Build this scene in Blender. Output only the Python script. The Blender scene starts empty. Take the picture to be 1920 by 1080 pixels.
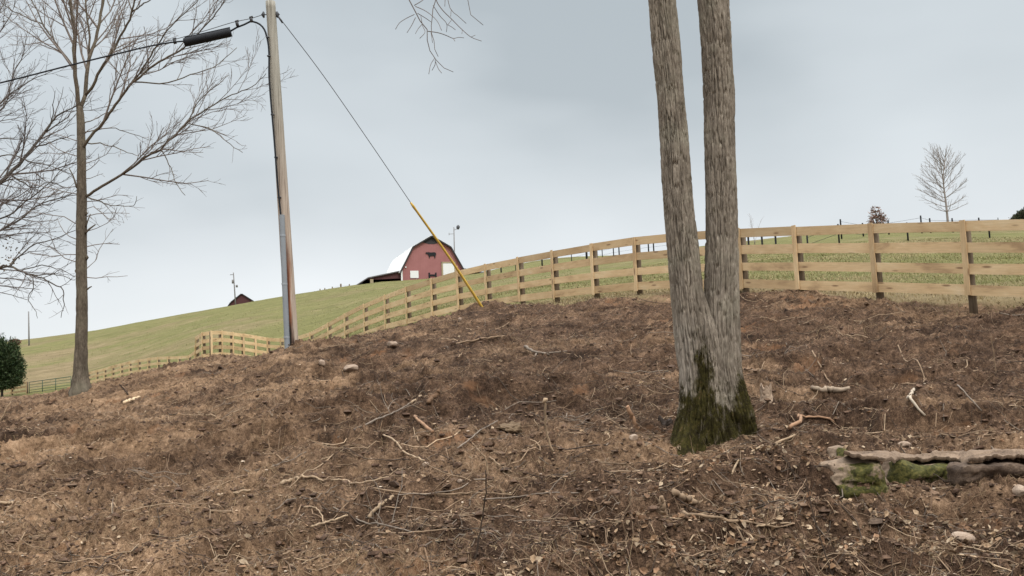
import bpy, math, random
import numpy as np
from mathutils import Vector, Matrix
rng = np.random.default_rng(7)
random.seed(7)
S = bpy.context.scene
COL = S.collection
PI = math.pi

# ------------------------------------------------------------------ camera
ZC = 1.6
FPX = 2000.0
PITCH = math.atan(200 / FPX)
ROLL = math.radians(2.5)
_f = np.array([0, math.cos(PITCH), math.sin(PITCH)])
_r0 = np.array([1.0, 0, 0])
_u0 = np.cross(_r0, _f)
_u = math.cos(ROLL) * _u0 + math.sin(ROLL) * _r0
_r = math.cos(ROLL) * _r0 - math.sin(ROLL) * _u0
cd = bpy.data.cameras.new('camera'); cam = bpy.data.objects.new('camera', cd); COL.objects.link(cam)
cd.sensor_width = 36; cd.lens = 36 * FPX / 1920; cd.clip_end = 9000; cd.clip_start = 0.05
M = Matrix.Identity(4)
for i in range(3):
    M[i][0] = _r[i]; M[i][1] = _u[i]; M[i][2] = -_f[i]
M[2][3] = ZC
cam.matrix_world = M
S.camera = cam

def ray(px, py):
    d = _r * (px - 960) + _u * (540 - py) + _f * FPX
    return d / np.linalg.norm(d)
def P(px, py, Y):                      # world point seen at that pixel, Y metres into the scene
    d = ray(px, py)
    return np.array([0, 0, ZC]) + d * (Y / d[1])

# ------------------------------------------------------------------ noise
def _hash(ix, iy, iz):
    h = (ix * 374761393 + iy * 668265263 + iz * 2147483647) & 0xFFFFFFFF
    h = ((h ^ (h >> 13)) * 1274126177) & 0xFFFFFFFF
    h = ((h ^ (h >> 16)) * 2246822519) & 0xFFFFFFFF
    return ((h ^ (h >> 15)) & 0xFFFFFF) / float(0xFFFFFF)
def vnoise(x, y, z=0.0):
    x, y, z = np.broadcast_arrays(np.asarray(x, float), np.asarray(y, float), np.asarray(z, float))
    ix = np.floor(x).astype(np.int64); iy = np.floor(y).astype(np.int64); iz = np.floor(z).astype(np.int64)
    fx = x - ix; fy = y - iy; fz = z - iz
    fx = fx * fx * (3 - 2 * fx); fy = fy * fy * (3 - 2 * fy); fz = fz * fz * (3 - 2 * fz)
    r = 0
    for a in (0, 1):
        wx = fx if a else 1 - fx
        for b in (0, 1):
            wy = fy if b else 1 - fy
            for c in (0, 1):
                wz = fz if c else 1 - fz
                r = r + wx * wy * wz * _hash(ix + a, iy + b, iz + c)
    return r * 2 - 1
def fbm(x, y, z=0.0, o=3, g=0.5):
    r = 0; a = 1; t = 0
    for i in range(o):
        r = r + a * vnoise(x + 17.3 * i, y - 9.1 * i, np.asarray(z) + 5.7 * i); t += a
        x, y = (x * 0.8 - y * 0.6) * 2.03, (x * 0.6 + y * 0.8) * 2.03; z = np.asarray(z) * 2.03; a *= g
    return r / t
def smooth(a, b, x):
    t = np.clip((x - a) / (b - a), 0, 1)
    return t * t * (3 - 2 * t)

# ------------------------------------------------------------------ terrain
CP = []
def cp(px, *pts):
    for py, Y in pts:
        p = P(px, py, Y); r = math.hypot(p[0], p[1])
        CP.append((math.atan2(p[0], p[1]), math.log(r), (p[2] - ZC) / r))
def far(px, z1=-6):
    for Y, z in ((480, z1), (1100, z1 - 8), (2600, z1 - 14)):
        d = ray(px, 700); x = d[0] / d[1] * Y
        r = math.hypot(x, Y); CP.append((math.atan2(x, Y), math.log(r), (z - ZC) / r))
cp(-500, (1085, 8.6), (900, 12), (800, 17), (768, 30), (768, 45), (762, 95), (715, 140), (668, 215), (680, 320)); far(-500)
cp(0, (1085, 8.5), (960, 10.6), (860, 14), (800, 18.5), (765, 24), (750, 30), (757, 45), (748, 92), (700, 135), (665, 180), (651, 215), (662, 320)); far(0)
cp(150, (1085, 8.5), (950, 10.7), (860, 13.8), (790, 18), (745, 23), (728, 27), (742, 42), (730, 86), (700, 115), (660, 160), (630, 215), (645, 330)); far(150)
cp(270, (1085, 8.5), (850, 13.8), (700, 26), (715, 38), (712, 73), (690, 95), (640, 150), (606, 200), (622, 310)); far(270)
cp(365, (1085, 8.5), (950, 10.7), (850, 13.8), (760, 18.3), (705, 22.5), (680, 25), (694, 34), (684, 52), (678, 62), (660, 85), (620, 130), (587, 202), (600, 320)); far(365)
cp(450, (1085, 8.5), (850, 13.4), (700, 21), (670, 24), (682, 34), (674, 53), (640, 85), (600, 130), (573, 190), (590, 290)); far(450)
cp(545, (1085, 8.4), (950, 10.6), (850, 13.1), (750, 17), (690, 20.3), (655, 22.4), (668, 27), (675, 40), (668, 54), (640, 75), (600, 110), (572, 150), (555, 188), (572, 300)); far(545)
cp(620, (850, 13), (690, 20.8), (638, 24), (652, 29), (652, 46), (620, 75), (580, 120), (542, 185), (560, 280)); far(620)
cp(700, (1085, 8.3), (930, 10.8), (830, 13.3), (740, 17), (680, 20.6), (627, 26.5), (634, 32), (625, 41), (590, 70), (560, 115), (532, 172), (550, 280)); far(700)
cp(800, (900, 11.2), (720, 17.4), (603, 28.5), (609, 35.5), (575, 65), (545, 115), (526, 168), (545, 260)); far(800)
cp(870, (1085, 8.3), (900, 11.1), (800, 14), (690, 18.2), (630, 22.5), (586, 29), (594, 33.5), (565, 55), (535, 100), (519, 165), (535, 280)); far(870)
cp(960, (1085, 8.3), (900, 11), (800, 13.9), (700, 17.7), (630, 22.2), (578, 28.5), (575, 31), (550, 45), (530, 80), (510, 168), (525, 300))
cp(1068, (900, 11), (800, 13.5), (690, 17.6), (610, 22.6), (570, 27), (550, 36), (520, 75), (494, 145), (505, 300)); far(1068)
cp(1195, (1085, 8.2), (900, 11), (800, 13.3), (700, 16.8), (620, 20.8), (558, 25.3), (535, 33), (505, 65), (479, 125), (492, 250))
cp(1300, (1085, 8.2), (950, 10.2), (850, 12.2), (760, 14.4), (680, 17), (600, 20.5), (555, 23.8), (530, 31), (495, 60), (469, 112), (482, 220)); far(1300)
cp(1390, (950, 10.2), (805, 12.7), (740, 14.6), (660, 17.2), (590, 20.4), (551, 22.6), (525, 29), (490, 55), (460, 105), (472, 200))
cp(1500, (1085, 8.2), (900, 11), (800, 13), (700, 15.6), (620, 18.7), (558, 21.2), (530, 26.5), (490, 42), (465, 70), (453, 97), (462, 200))
cp(1640, (1085, 8.2), (950, 10), (900, 11), (840, 11.9), (760, 13.7), (680, 16), (610, 18.3), (570, 19.8), (540, 23.5), (500, 33), (470, 48), (449, 74), (438, 92), (448, 200)); far(1640)
cp(1780, (900, 10.8), (840, 11.7), (700, 14.9), (574, 18.6), (545, 22), (500, 31), (465, 48), (445, 72), (434, 92), (445, 200))
cp(1920, (1085, 8.2), (900, 10.7), (840, 11.5), (740, 13.6), (640, 16), (580, 17.4), (550, 20), (500, 28.5), (465, 44), (442, 70), (430, 92), (442, 200)); far(1920)
cp(2420, (1085, 8.0), (850, 11), (640, 15), (570, 16.5), (500, 24), (440, 60), (415, 90), (430, 200)); far(2420)
CP = np.array(CP)
_U = 3.0
def _tk(d2):
    return 0.5 * d2 * np.log(d2 + 1e-12)
_c = np.stack([CP[:, 0] * _U, CP[:, 1]], 1)
_n = len(_c)
_d2 = ((_c[:, None] - _c[None]) ** 2).sum(-1)
_A = np.zeros((_n + 3, _n + 3)); _A[:_n, :_n] = _tk(_d2) + np.eye(_n) * 0.0015
_A[:_n, _n] = 1; _A[:_n, _n + 1:] = _c; _A[_n, :_n] = 1; _A[_n + 1:, :_n] = _c.T
_w = np.linalg.solve(_A, np.concatenate([CP[:, 2], np.zeros(3)]))
def tps(th, lr):
    sh = th.shape; th = th.ravel() * _U; lr = lr.ravel(); out = np.empty(th.shape)
    for s in range(0, len(th), 20000):
        a = th[s:s + 20000]; b = lr[s:s + 20000]
        d2 = (a[:, None] - _c[None, :, 0]) ** 2 + (b[:, None] - _c[None, :, 1]) ** 2
        out[s:s + 20000] = _tk(d2) @ _w[:_n] + _w[_n] + _w[_n + 1] * a + _w[_n + 2] * b
    return out.reshape(sh)
# smooth terrain sampled once on a lookup grid, bilinear afterwards
_gt = np.linspace(-0.72, 0.72, 361); _gl = np.linspace(math.log(4), math.log(2600), 420)
_GT, _GL = np.meshgrid(_gt, _gl, indexing='ij')
_LUT = tps(_GT, _GL)
def lut(th, lr):
    a = np.clip((th - _gt[0]) / (_gt[1] - _gt[0]), 0, len(_gt) - 1.001); b = np.clip((lr - _gl[0]) / (_gl[1] - _gl[0]), 0, len(_gl) - 1.001)
    i = a.astype(int); j = b.astype(int); a = a - i; b = b - j
    return (_LUT[i, j] * (1 - a) * (1 - b) + _LUT[i + 1, j] * a * (1 - b) + _LUT[i, j + 1] * (1 - a) * b + _LUT[i + 1, j + 1] * a * b)
_bx = np.array([-500, 0, 200, 365, 470, 540, 620, 700, 800, 862, 930, 1000, 1110, 1200, 1300, 1400, 1500, 1640, 1780, 1920, 2420])
_br = np.array([44, 60, 60, 34, 25.5, 24.5, 25.5, 28.6, 31, 30.5, 29.5, 28.5, 26.3, 24.7, 23.6, 22.4, 21.2, 19.7, 18.6, 17.6, 16])
_bth = np.array([math.atan2(P(x, 600, 20)[0], 20) for x in _bx])
_br = _br / np.cos(_bth) + np.interp(_bx, [1250, 1420], [0, 0.8])
def dirtmask(x, y):
    th = np.arctan2(x, y); r = np.hypot(x, y)
    rb = np.interp(th, _bth, _br)
    n = fbm(x * 0.8, y * 0.8, 3.1, 3) * 1.1
    return 1 - smooth(-0.7, 0.7, (r - rb) + n)
def base_z(x, y):
    x = np.asarray(x, float); y = np.asarray(y, float)
    th = np.arctan2(x, y); r = np.hypot(x, y)
    z = ZC + lut(np.clip(th, -0.7, 0.7), np.log(np.maximum(r, 4))) * np.maximum(r, 4)
    z = np.where(r < 4, 0.08, z)
    z = 0.08 + (z - 0.08) * smooth(4.5, 8.2, r)
    k = smooth(0.75, 1.5, np.abs(th)); 
    return z * (1 - k) + 0.0 * k
BUMPS = [(*P(925, 583, 27.5)[:2], .22, .55), (*P(905, 590, 27)[:2], .12, .5), (*P(575, 650, 22.0)[:2], .16, .7), (*P(620, 660, 21.3)[:2], .10, .8), (*P(70, 1030, 9.3)[:2], -.16, .22), (*P(150, 735, 26.3)[:2], .14, .8), (*P(690, 965, 10.4)[:2], -.07, .3), (*P(1850, 893, 10.85)[:2], .07, .35), (*P(1930, 893, 10.75)[:2], .07, .35)]
TREE = P(1335, 838, 12.3)
def _line(pts):
    q = [P(px, py, Y) for px, py, Y in pts]; t = [math.atan2(p[0], p[1]) for p in q]; return np.array(t), np.array([math.hypot(p[0], p[1]) for p in q])
SCARPS = [(_line([(60, 920, 11.9), (200, 885, 12.6), (420, 850, 13.4), (640, 805, 14.2), (860, 765, 15.2), (1060, 735, 15.9), (1240, 720, 16.2)]), .34, .75), (_line([(-60, 1010, 9.8), (200, 1000, 9.9), (480, 985, 10.1), (720, 960, 10.5), (980, 935, 10.7), (1180, 905, 11.1)]), .20, .5), (_line([(420, 715, 19.6), (600, 690, 20.0), (820, 655, 20.8), (1010, 640, 21.3)]), .16, .7), (_line([(1500, 955, 10.2), (1600, 945, 10.35), (1760, 930, 10.5), (1930, 930, 10.4)]), .22, .5), (_line([(1420, 690, 15.9), (1560, 660, 16.4), (1760, 640, 16.3), (1930, 640, 15.8)]), .14, .7)]
def ground_z(x, y):
    x = np.asarray(x, float); y = np.asarray(y, float)
    z = base_z(x, y); m = dirtmask(x, y); r = np.hypot(x, y)
    wx = x + 0.25 * vnoise(x * 1.7, y * 1.7, 8.0); wy = y + 0.25 * vnoise(x * 1.7, y * 1.7, 18.0)
    d = 0.17 * fbm(x * 0.5, y * 0.55, 1.0, 2) - 0.13 * np.abs(fbm(wx * 1.25, wy * 1.25, 4.0, 2)) 
    d = d + 0.080 * fbm(wx * 3.4, wy * 3.4, 6.0, 2)
    c = vnoise(x * 11, y * 11, 2.0); d = d + 0.055 * (np.abs(c) * 1.6 - .55)
    c = vnoise(x * 24 + 3, y * 24, 5.0); d = d + 0.026 * (np.abs(c) * 1.7 - .5) + 0.017 * vnoise(x * 45, y * 45, 9.0) + .010 * vnoise(x * 90, y * 90, 19.0)
    q = r / 1.25 + 1.5 * fbm(x * 0.33, y * 0.33, 21.0, 3) + 0.35 * fbm(x * 1.6, y * 1.6, 25.0, 2); f = q - np.floor(q)
    amp = np.clip(0.55 + 1.5 * fbm(x * 0.45 + 5, y * 0.45, 31.0, 2), 0.05, 1.0) * smooth(23, 15, r)
    d = d + 0.30 * amp * (smooth(0, 0.22, f) - f)
    th = np.arctan2(x, y)
    for (lt, lr_), A_, w_ in SCARPS:
        e_ = smooth(lt[0] - .02, lt[0] + .06, th) * (1 - smooth(lt[-1] - .06, lt[-1] + .02, th)); s_ = r - np.interp(th, lt, lr_) + .55 * fbm(x * .9, y * .9, 61., 3)
        d = d + A_ * e_ * (.55 + .75 * vnoise(x * .8, y * .3, 67.)) * (smooth(-.5 * w_, .5 * w_, s_) * np.exp(-np.maximum(s_, 0) / 1.5) - .35 * np.exp(-((s_ + .55 * w_) / .3) ** 2))
    for bx_, by_, bh_, bw_ in BUMPS: d = d + bh_ * np.exp(-((x - bx_) ** 2 + (y - by_) ** 2) / (bw_ * bw_)) * (1 + .5 * vnoise(x * 4, y * 4, 3.0))
    d = d * (1 - .85 * np.exp(-((x - TREE[0]) ** 2 + (y - TREE[1]) ** 2) / .8)) + .03 * np.exp(-((x - TREE[0]) ** 2 + (y - TREE[1]) ** 2) / .3)
    near = 0.35 + 0.65 * smooth(4, 9, r)
    p = 0.05 * fbm(x * 0.4, y * 0.4, 2.0, 2) + 0.015 * fbm(x * 2.5, y * 2.5, 2.0, 2) + 0.12 * smooth(60, 140, r) * fbm(x * 0.06, y * 0.06, 7.0, 3)
    return z + m * d * near + (1 - m) * p
def hit(px, py, rmin=5.0, rmax=60.0):     # where the line of sight meets the ground
    d = ray(px, py); k = d / math.hypot(d[0], d[1])
    r = np.concatenate([np.linspace(rmin, 40, 3500), np.linspace(40.05, 260, 2000)]); r = r[r <= rmax]
    z = ZC + k[2] * r - ground_z(k[0] * r, k[1] * r)
    i = np.argmax(z < 0) if (z < 0).any() else len(r) - 1
    return np.array([k[0] * r[i], k[1] * r[i], ZC + k[2] * r[i]])

# ------------------------------------------------------------------ mesh helpers
def link(name, me, mat=None, parent=None):
    o = bpy.data.objects.new(name, me); COL.objects.link(o)
    if mat is not None and me is not None:
        me.materials.append(mat)
    if parent is not None:
        o.parent = parent
        o.matrix_parent_inverse = parent.matrix_basis.inverted() if False else Matrix.Identity(4)
    return o
def raw(name, V, Fs, attrs=None, smooth_=True):
    V = np.ascontiguousarray(V, dtype=np.float32); Fs = [np.asarray(f, dtype=np.int32) for f in Fs if len(f)]
    me = bpy.data.meshes.new(name)
    me.vertices.add(len(V)); me.vertices.foreach_set('co', V.ravel())
    nl = sum(f.size for f in Fs); npoly = sum(len(f) for f in Fs)
    me.loops.add(nl); me.polygons.add(npoly)
    me.loops.foreach_set('vertex_index', np.concatenate([f.ravel() for f in Fs]))
    tot = np.concatenate([np.full(len(f), f.shape[1], np.int32) for f in Fs]); st = np.concatenate([[0], np.cumsum(tot)[:-1]]).astype(np.int32)
    me.polygons.foreach_set('loop_start', st); me.polygons.foreach_set('loop_total', tot)
    me.polygons.foreach_set('use_smooth', np.full(npoly, smooth_, dtype=bool))
    for k, a in (attrs or {}).items():
        a = np.ascontiguousarray(a, dtype=np.float32)
        if a.ndim == 1:
            at = me.attributes.new(k, 'FLOAT', 'POINT'); at.data.foreach_set('value', a)
        else:
            at = me.attributes.new(k, 'FLOAT_VECTOR', 'POINT'); at.data.foreach_set('vector', a.ravel())
    me.update(calc_edges=True); me.validate()
    return me
class B:
    """collects shapes, builds ONE mesh object"""
    def __init__(s): s.V = []; s.F = []; s.A = []; s.n = 0
    def add(s, V, Fs, A=None):
        V = np.asarray(V, float)
        for f in Fs: s.F.append(np.asarray(f, np.int32) + s.n)
        s.V.append(V); s.A.append(np.zeros((len(V), 3)) if A is None else np.broadcast_to(np.asarray(A, float), (len(V), 3))); s.n += len(V)
        return s
    def build(s, name, mat, parent=None, sm=True, attr='col'):
        by = {}
        for f in s.F:
            if len(f): by.setdefault(f.shape[1], []).append(f)
        V = np.concatenate(s.V); off = np.zeros(3)
        if parent is not None: off = np.array(parent.location)
        me = raw(name, V - off, [np.concatenate(v) for v in by.values()], {attr: np.concatenate(s.A)}, sm)
        return link(name, me, mat, parent)
def norm(v):
    return v / (np.linalg.norm(v) + 1e-12)
def tube_arrays(pts, rad, k=6, cap=True):
    pts = np.asarray(pts, float); n = len(pts); rad = np.broadcast_to(np.asarray(rad, float), (n,))
    T = np.gradient(pts, axis=0); T /= np.linalg.norm(T, axis=1)[:, None] + 1e-12
    up = np.array([0.31, 0.17, 0.93]) if abs(T[0, 2]) < 0.9 else np.array([1.0, 0.2, 0.1])
    X = np.cross(T, up); X /= np.linalg.norm(X, axis=1)[:, None] + 1e-9; Y = np.cross(T, X)
    a = np.arange(k) * 2 * PI / k
    V = pts[:, None] + rad[:, None, None] * (np.cos(a)[None, :, None] * X[:, None] + np.sin(a)[None, :, None] * Y[:, None])
    V = V.reshape(-1, 3)
    i = np.arange(n - 1)[:, None] * k; j = np.arange(k)[None]; j2 = (j + 1) % k
    F = np.stack([i + j, i + j2, i + k + j2, i + k + j], -1).reshape(-1, 4)
    Fs = [F]
    if cap:
        V = np.concatenate([V, pts[:1], pts[-1:]]); c0 = n * k; jj = np.arange(k)
        Fs.append(np.concatenate([np.stack([np.full(k, c0), (jj + 1) % k, jj], -1), np.stack([np.full(k, c0 + 1), (n - 1) * k + jj, (n - 1) * k + (jj + 1) % k], -1)]))
    return V, Fs
def add_tube(b, pts, rad, k=6, A=None, cap=True):
    V, F = tube_arrays(pts, rad, k, cap); b.add(V, F, A)
def add_box(b, c, ax, ay, az, A=None):       # centre and three half-axis vectors
    c, ax, ay, az = map(lambda v: np.asarray(v, float), (c, ax, ay, az))
    V = [c + sx * ax + sy * ay + sz * az for sx in (-1, 1) for sy in (-1, 1) for sz in (-1, 1)]
    b.add(V, [[(0, 1, 3, 2), (4, 6, 7, 5), (0, 4, 5, 1), (2, 3, 7, 6), (0, 2, 6, 4), (1, 5, 7, 3)]], A)
def spline(pts, n):
    pts = np.asarray(pts, float)
    if len(pts) < 3:
        t = np.linspace(0, 1, n)[:, None]; return pts[0] * (1 - t) + pts[-1] * t
    d = np.concatenate([[0], np.cumsum(np.linalg.norm(np.diff(pts, axis=0), axis=1))]); s = np.linspace(0, d[-1], n)
    m = np.gradient(pts, d, axis=0)
    i = np.clip(np.searchsorted(d, s) - 1, 0, len(d) - 2); h = (d[i + 1] - d[i])[:, None]; t = ((s - d[i]) / (d[i + 1] - d[i]))[:, None]
    return (2 * t**3 - 3 * t**2 + 1) * pts[i] + (t**3 - 2 * t**2 + t) * h * m[i] + (-2 * t**3 + 3 * t**2) * pts[i + 1] + (t**3 - t**2) * h * m[i + 1]
def tag(o, label=None, cat=None, group=None, kind=None):
    if label: o['label'] = label
    if cat: o['category'] = cat
    if group: o['group'] = group
    if kind: o['kind'] = kind
    return o
def thing(name, loc, label, cat, group=None):
    o = bpy.data.objects.new(name, None); COL.objects.link(o); o.location = [float(v) for v in loc]; o.empty_display_size = 0.2
    return tag(o, label, cat, group)

# ------------------------------------------------------------------ materials
class NT:
    def __init__(s, name):
        s.m = bpy.data.materials.new(name); s.m.use_nodes = True; s.t = s.m.node_tree; s.bsdf = s.t.nodes['Principled BSDF']
        s.bsdf.inputs['Roughness'].default_value = 0.85
        s.bsdf.inputs['Specular IOR Level'].default_value = 0.25
    def n(s, ty, **kw):
        nd = s.t.nodes.new(ty)
        for k, v in kw.items():
            if k in nd.inputs:
                s.set(nd.inputs[k], v)
            else: setattr(nd, k, v)
        return nd
    def set(s, inp, v):
        if isinstance(v, bpy.types.NodeSocket): s.t.links.new(v, inp)
        elif isinstance(v, bpy.types.Node): s.t.links.new(v.outputs[0], inp)
        else:
            if inp.type == 'RGBA' and len(v) == 3: v = (*v, 1)
            inp.default_value = v
    def pos(s): 
        return s.n('ShaderNodeTexCoord').outputs['Object']
    def attr(s, name, out='Vector'):
        return s.n('ShaderNodeAttribute', attribute_name=name).outputs[out]
    def map(s, vec, sc=(1, 1, 1)):
        return s.n('ShaderNodeMapping', Vector=vec, Scale=sc).outputs[0]
    def noise(s, vec, scale, detail=3, rough=0.55, dist=0.0):
        return s.n('ShaderNodeTexNoise', Vector=vec, Scale=scale, Detail=detail, Roughness=rough, Distortion=dist).outputs[0]
    def ramp(s, fac, stops, interp='LINEAR'):
        nd = s.n('ShaderNodeValToRGB', Fac=fac); e = nd.color_ramp.elements; nd.color_ramp.interpolation = interp
        while len(e) < len(stops): e.new(0.5)
        for q, (p, c) in zip(e, stops): q.position = p; q.color = (*c, 1) if len(c) == 3 else c
        return nd.outputs[0]
    def mix(s, fac, a, b, mode='MIX'):
        nd = s.n('ShaderNodeMix', data_type='RGBA', blend_type=mode)
        s.set(nd.inputs[0], fac); s.set(nd.inputs[6], a); s.set(nd.inputs[7], b); return nd.outputs[2]
    def math(s, op, a, b=0.0, clamp=False):
        nd = s.n('ShaderNodeMath', operation=op, use_clamp=clamp); s.set(nd.inputs[0], a); s.set(nd.inputs[1], b); return nd.outputs[0]
    def bump(s, h, strength=0.5, dist=0.02):
        b = s.n('ShaderNodeBump', Height=h, Strength=strength, Distance=dist); s.set(s.bsdf.inputs['Normal'], b.outputs[0])
    def base(s, c): s.set(s.bsdf.inputs['Base Color'], c)
    def rough(s, v): s.set(s.bsdf.inputs['Roughness'], v)
g3 = lambda v: (v, v, v)

def m_ground():
    s = NT('soil_and_turf'); p = s.pos()
    big = s.noise(p, 0.45, 4, 0.6); mid = s.noise(p, 2.6, 5, 0.65, 0.4); fine = s.noise(p, 17, 5, 0.75); micro = s.noise(p, 75, 3, 0.7)
    f = s.math('ADD', s.math('MULTIPLY', mid, 0.36), s.math('MULTIPLY', fine, 0.40)); f = s.math('ADD', f, s.math('MULTIPLY', micro, 0.34)); f = s.math('ADD', s.math('MULTIPLY', s.math('SUBTRACT', f, .55), 1.35), .525)
    soil = s.ramp(f, [(0.36, (0.018, 0.010, 0.0058)), (0.47, (0.054, 0.031, 0.0185)), (0.57, (0.116, 0.069, 0.042)), (0.70, (0.27, 0.166, 0.103))])
    tan = s.ramp(f, [(0.36, (0.055, 0.032, 0.018)), (0.47, (0.175, 0.105, 0.059)), (0.57, (0.305, 0.192, 0.112)), (0.70, (0.47, 0.315, 0.195))])
    t = s.math('ADD', s.attr('tan', 'Fac'), s.math('MULTIPLY', s.math('SUBTRACT', big, 0.5), 2.2)); t = s.math('ADD', t, s.math('MULTIPLY', s.math('SUBTRACT', mid, 0.5), 1.0), True)
    soil = s.mix(t, soil, tan)
    damp = s.noise(s.map(p, (0.7, 1.5, 1)), 0.9, 5, 0.7, 0.6); soil = s.mix(s.ramp(damp, [(0.50, g3(0)), (0.62, g3(0.62))]), soil, s.mix(1.0, soil, (0.42, 0.40, 0.42, 1), 'MULTIPLY'))
    clay = s.noise(p, 0.8, 4, 0.6, 0.5); soil = s.mix(s.ramp(clay, [(0.62, g3(0)), (0.70, g3(0.55))]), soil, (0.25, 0.125, 0.062))
    g1 = s.noise(p, 0.055, 4, 0.6); g2 = s.noise(s.map(p, (1, 2.2, 1)), 0.5, 5, 0.65); g3_ = s.noise(p, 9, 4, 0.7)
    g4 = s.noise(s.map(p, (0.5, 1.6, 1)), 0.16, 4, 0.7); gf = s.math('ADD', s.math('MULTIPLY', g2, 0.45), s.math('MULTIPLY', g3_, 0.3)); gf = s.math('ADD', gf, s.math('MULTIPLY', g4, 0.25))
    green = s.ramp(gf, [(0.36, (0.078, 0.076, 0.024)), (0.52, (0.142, 0.134, 0.047)), (0.66, (0.22, 0.190, 0.078))])
    dry = s.ramp(gf, [(0.36, (0.11, 0.082, 0.040)), (0.52, (0.19, 0.142, 0.075)), (0.66, (0.28, 0.215, 0.12))])
    dm = s.math('ADD', s.attr('dry', 'Fac'), s.math('MULTIPLY', s.math('SUBTRACT', g1, 0.49), 3.6)); dm = s.math('ADD', dm, s.math('MULTIPLY', s.math('SUBTRACT', g2, 0.5), 2.4), True)
    turf = s.mix(dm, green, dry)
    d = s.math('ADD', s.attr('dirt', 'Fac'), s.math('MULTIPLY', s.math('SUBTRACT', fine, 0.5), 0.9)); 
    d = s.ramp(d, [(0.35, g3(0)), (0.65, g3(1))])
    s.base(s.mix(d, turf, soil)); s.rough(0.95)
    s.bsdf.inputs['Specular IOR Level'].default_value = 0.12
    h = s.math('ADD', s.math('MULTIPLY', fine, 0.6), s.math('MULTIPLY', micro, 0.5)); s.bump(h, 0.9, 0.05)
    return s.m
def m_attr(name, rough=0.9, var=0.25, scale=30, trans=0.0):
    s = NT(name); c = s.attr('col'); n = s.noise(s.pos(), scale, 3)
    v = s.n('ShaderNodeMapRange', Value=n); v.inputs[1].default_value = 0.3; v.inputs[2].default_value = 0.7; v.inputs[3].default_value = 1 - var; v.inputs[4].default_value = 1 + var
    s.base(s.mix(1.0, c, v.outputs[0], 'MULTIPLY')); s.rough(rough)
    if trans: 
        s.bsdf.inputs['Subsurface Weight'].default_value = 0
    return s.m
def m_plain(name, col, rough=0.6, metal=0.0, var=0.12, scale=8, bump=0.0):
    s = NT(name); n = s.noise(s.pos(), scale, 4, 0.6)
    a = tuple(c * (1 - var) for c in col); b = tuple(min(1, c * (1 + var)) for c in col)
    s.base(s.ramp(n, [(0.3, a), (0.7, b)])); s.rough(rough); s.bsdf.inputs['Metallic'].default_value = metal
    if bump: s.bump(n, bump, 0.01)
    return s.m
def m_board():
    # attribute col = (metres along, metres across, random id)
    s = NT('sawn_board'); c = s.attr('col')
    sep = s.n('ShaderNodeSeparateXYZ', Vector=c)
    gr = s.noise(s.map(c, (1.2, 38, 9)), 1.6, 4, 0.6, 0.6)
    blot = s.noise(s.map(c, (1.1, 3.0, 13)), 1.0, 4, 0.65, 0.3)
    col = s.ramp(blot, [(0.3, (0.38, 0.255, 0.145)), (0.43, (0.56, 0.395, 0.225)), (0.60, (0.64, 0.475, 0.285)), (0.75, (0.68, 0.55, 0.37))])
    tone = s.n('ShaderNodeTexWhiteNoise', noise_dimensions='1D', W=sep.outputs[2]).outputs[0]
    tn = s.ramp(tone, [(0.0, (0.70, 0.66, 0.61)), (0.4, (0.96, 0.94, 0.90)), (1.0, (1.06, 1.04, 1.0))])
    col = s.mix(1.0, col, tn, 'MULTIPLY')
    gl = s.ramp(gr, [(0.3, g3(0.84)), (0.6, g3(1.06))]); col = s.mix(0.8, col, gl, 'MULTIPLY')
    vo = s.n('ShaderNodeTexVoronoi', Vector=s.map(c, (1.7, 7, 31)), Scale=1.0); k = s.ramp(vo.outputs['Distance'], [(0.10, g3(1)), (0.19, g3(0))])
    col = s.mix(s.math('MULTIPLY', k, 0.75), col, (0.15, 0.08, 0.04)); s.base(col); s.rough(0.8); s.bump(gr, 0.25, 0.004)
    return s.m
def m_post():
    s = NT('treated_post'); p = s.pos(); n = s.noise(s.map(p, (9, 9, 1.2)), 2.2, 4, 0.65)
    s.base(s.ramp(n, [(0.3, (0.085, 0.062, 0.042)), (0.55, (0.15, 0.112, 0.075)), (0.72, (0.215, 0.165, 0.115))])); s.bump(n, 0.5, 0.01)
    return s.m
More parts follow.
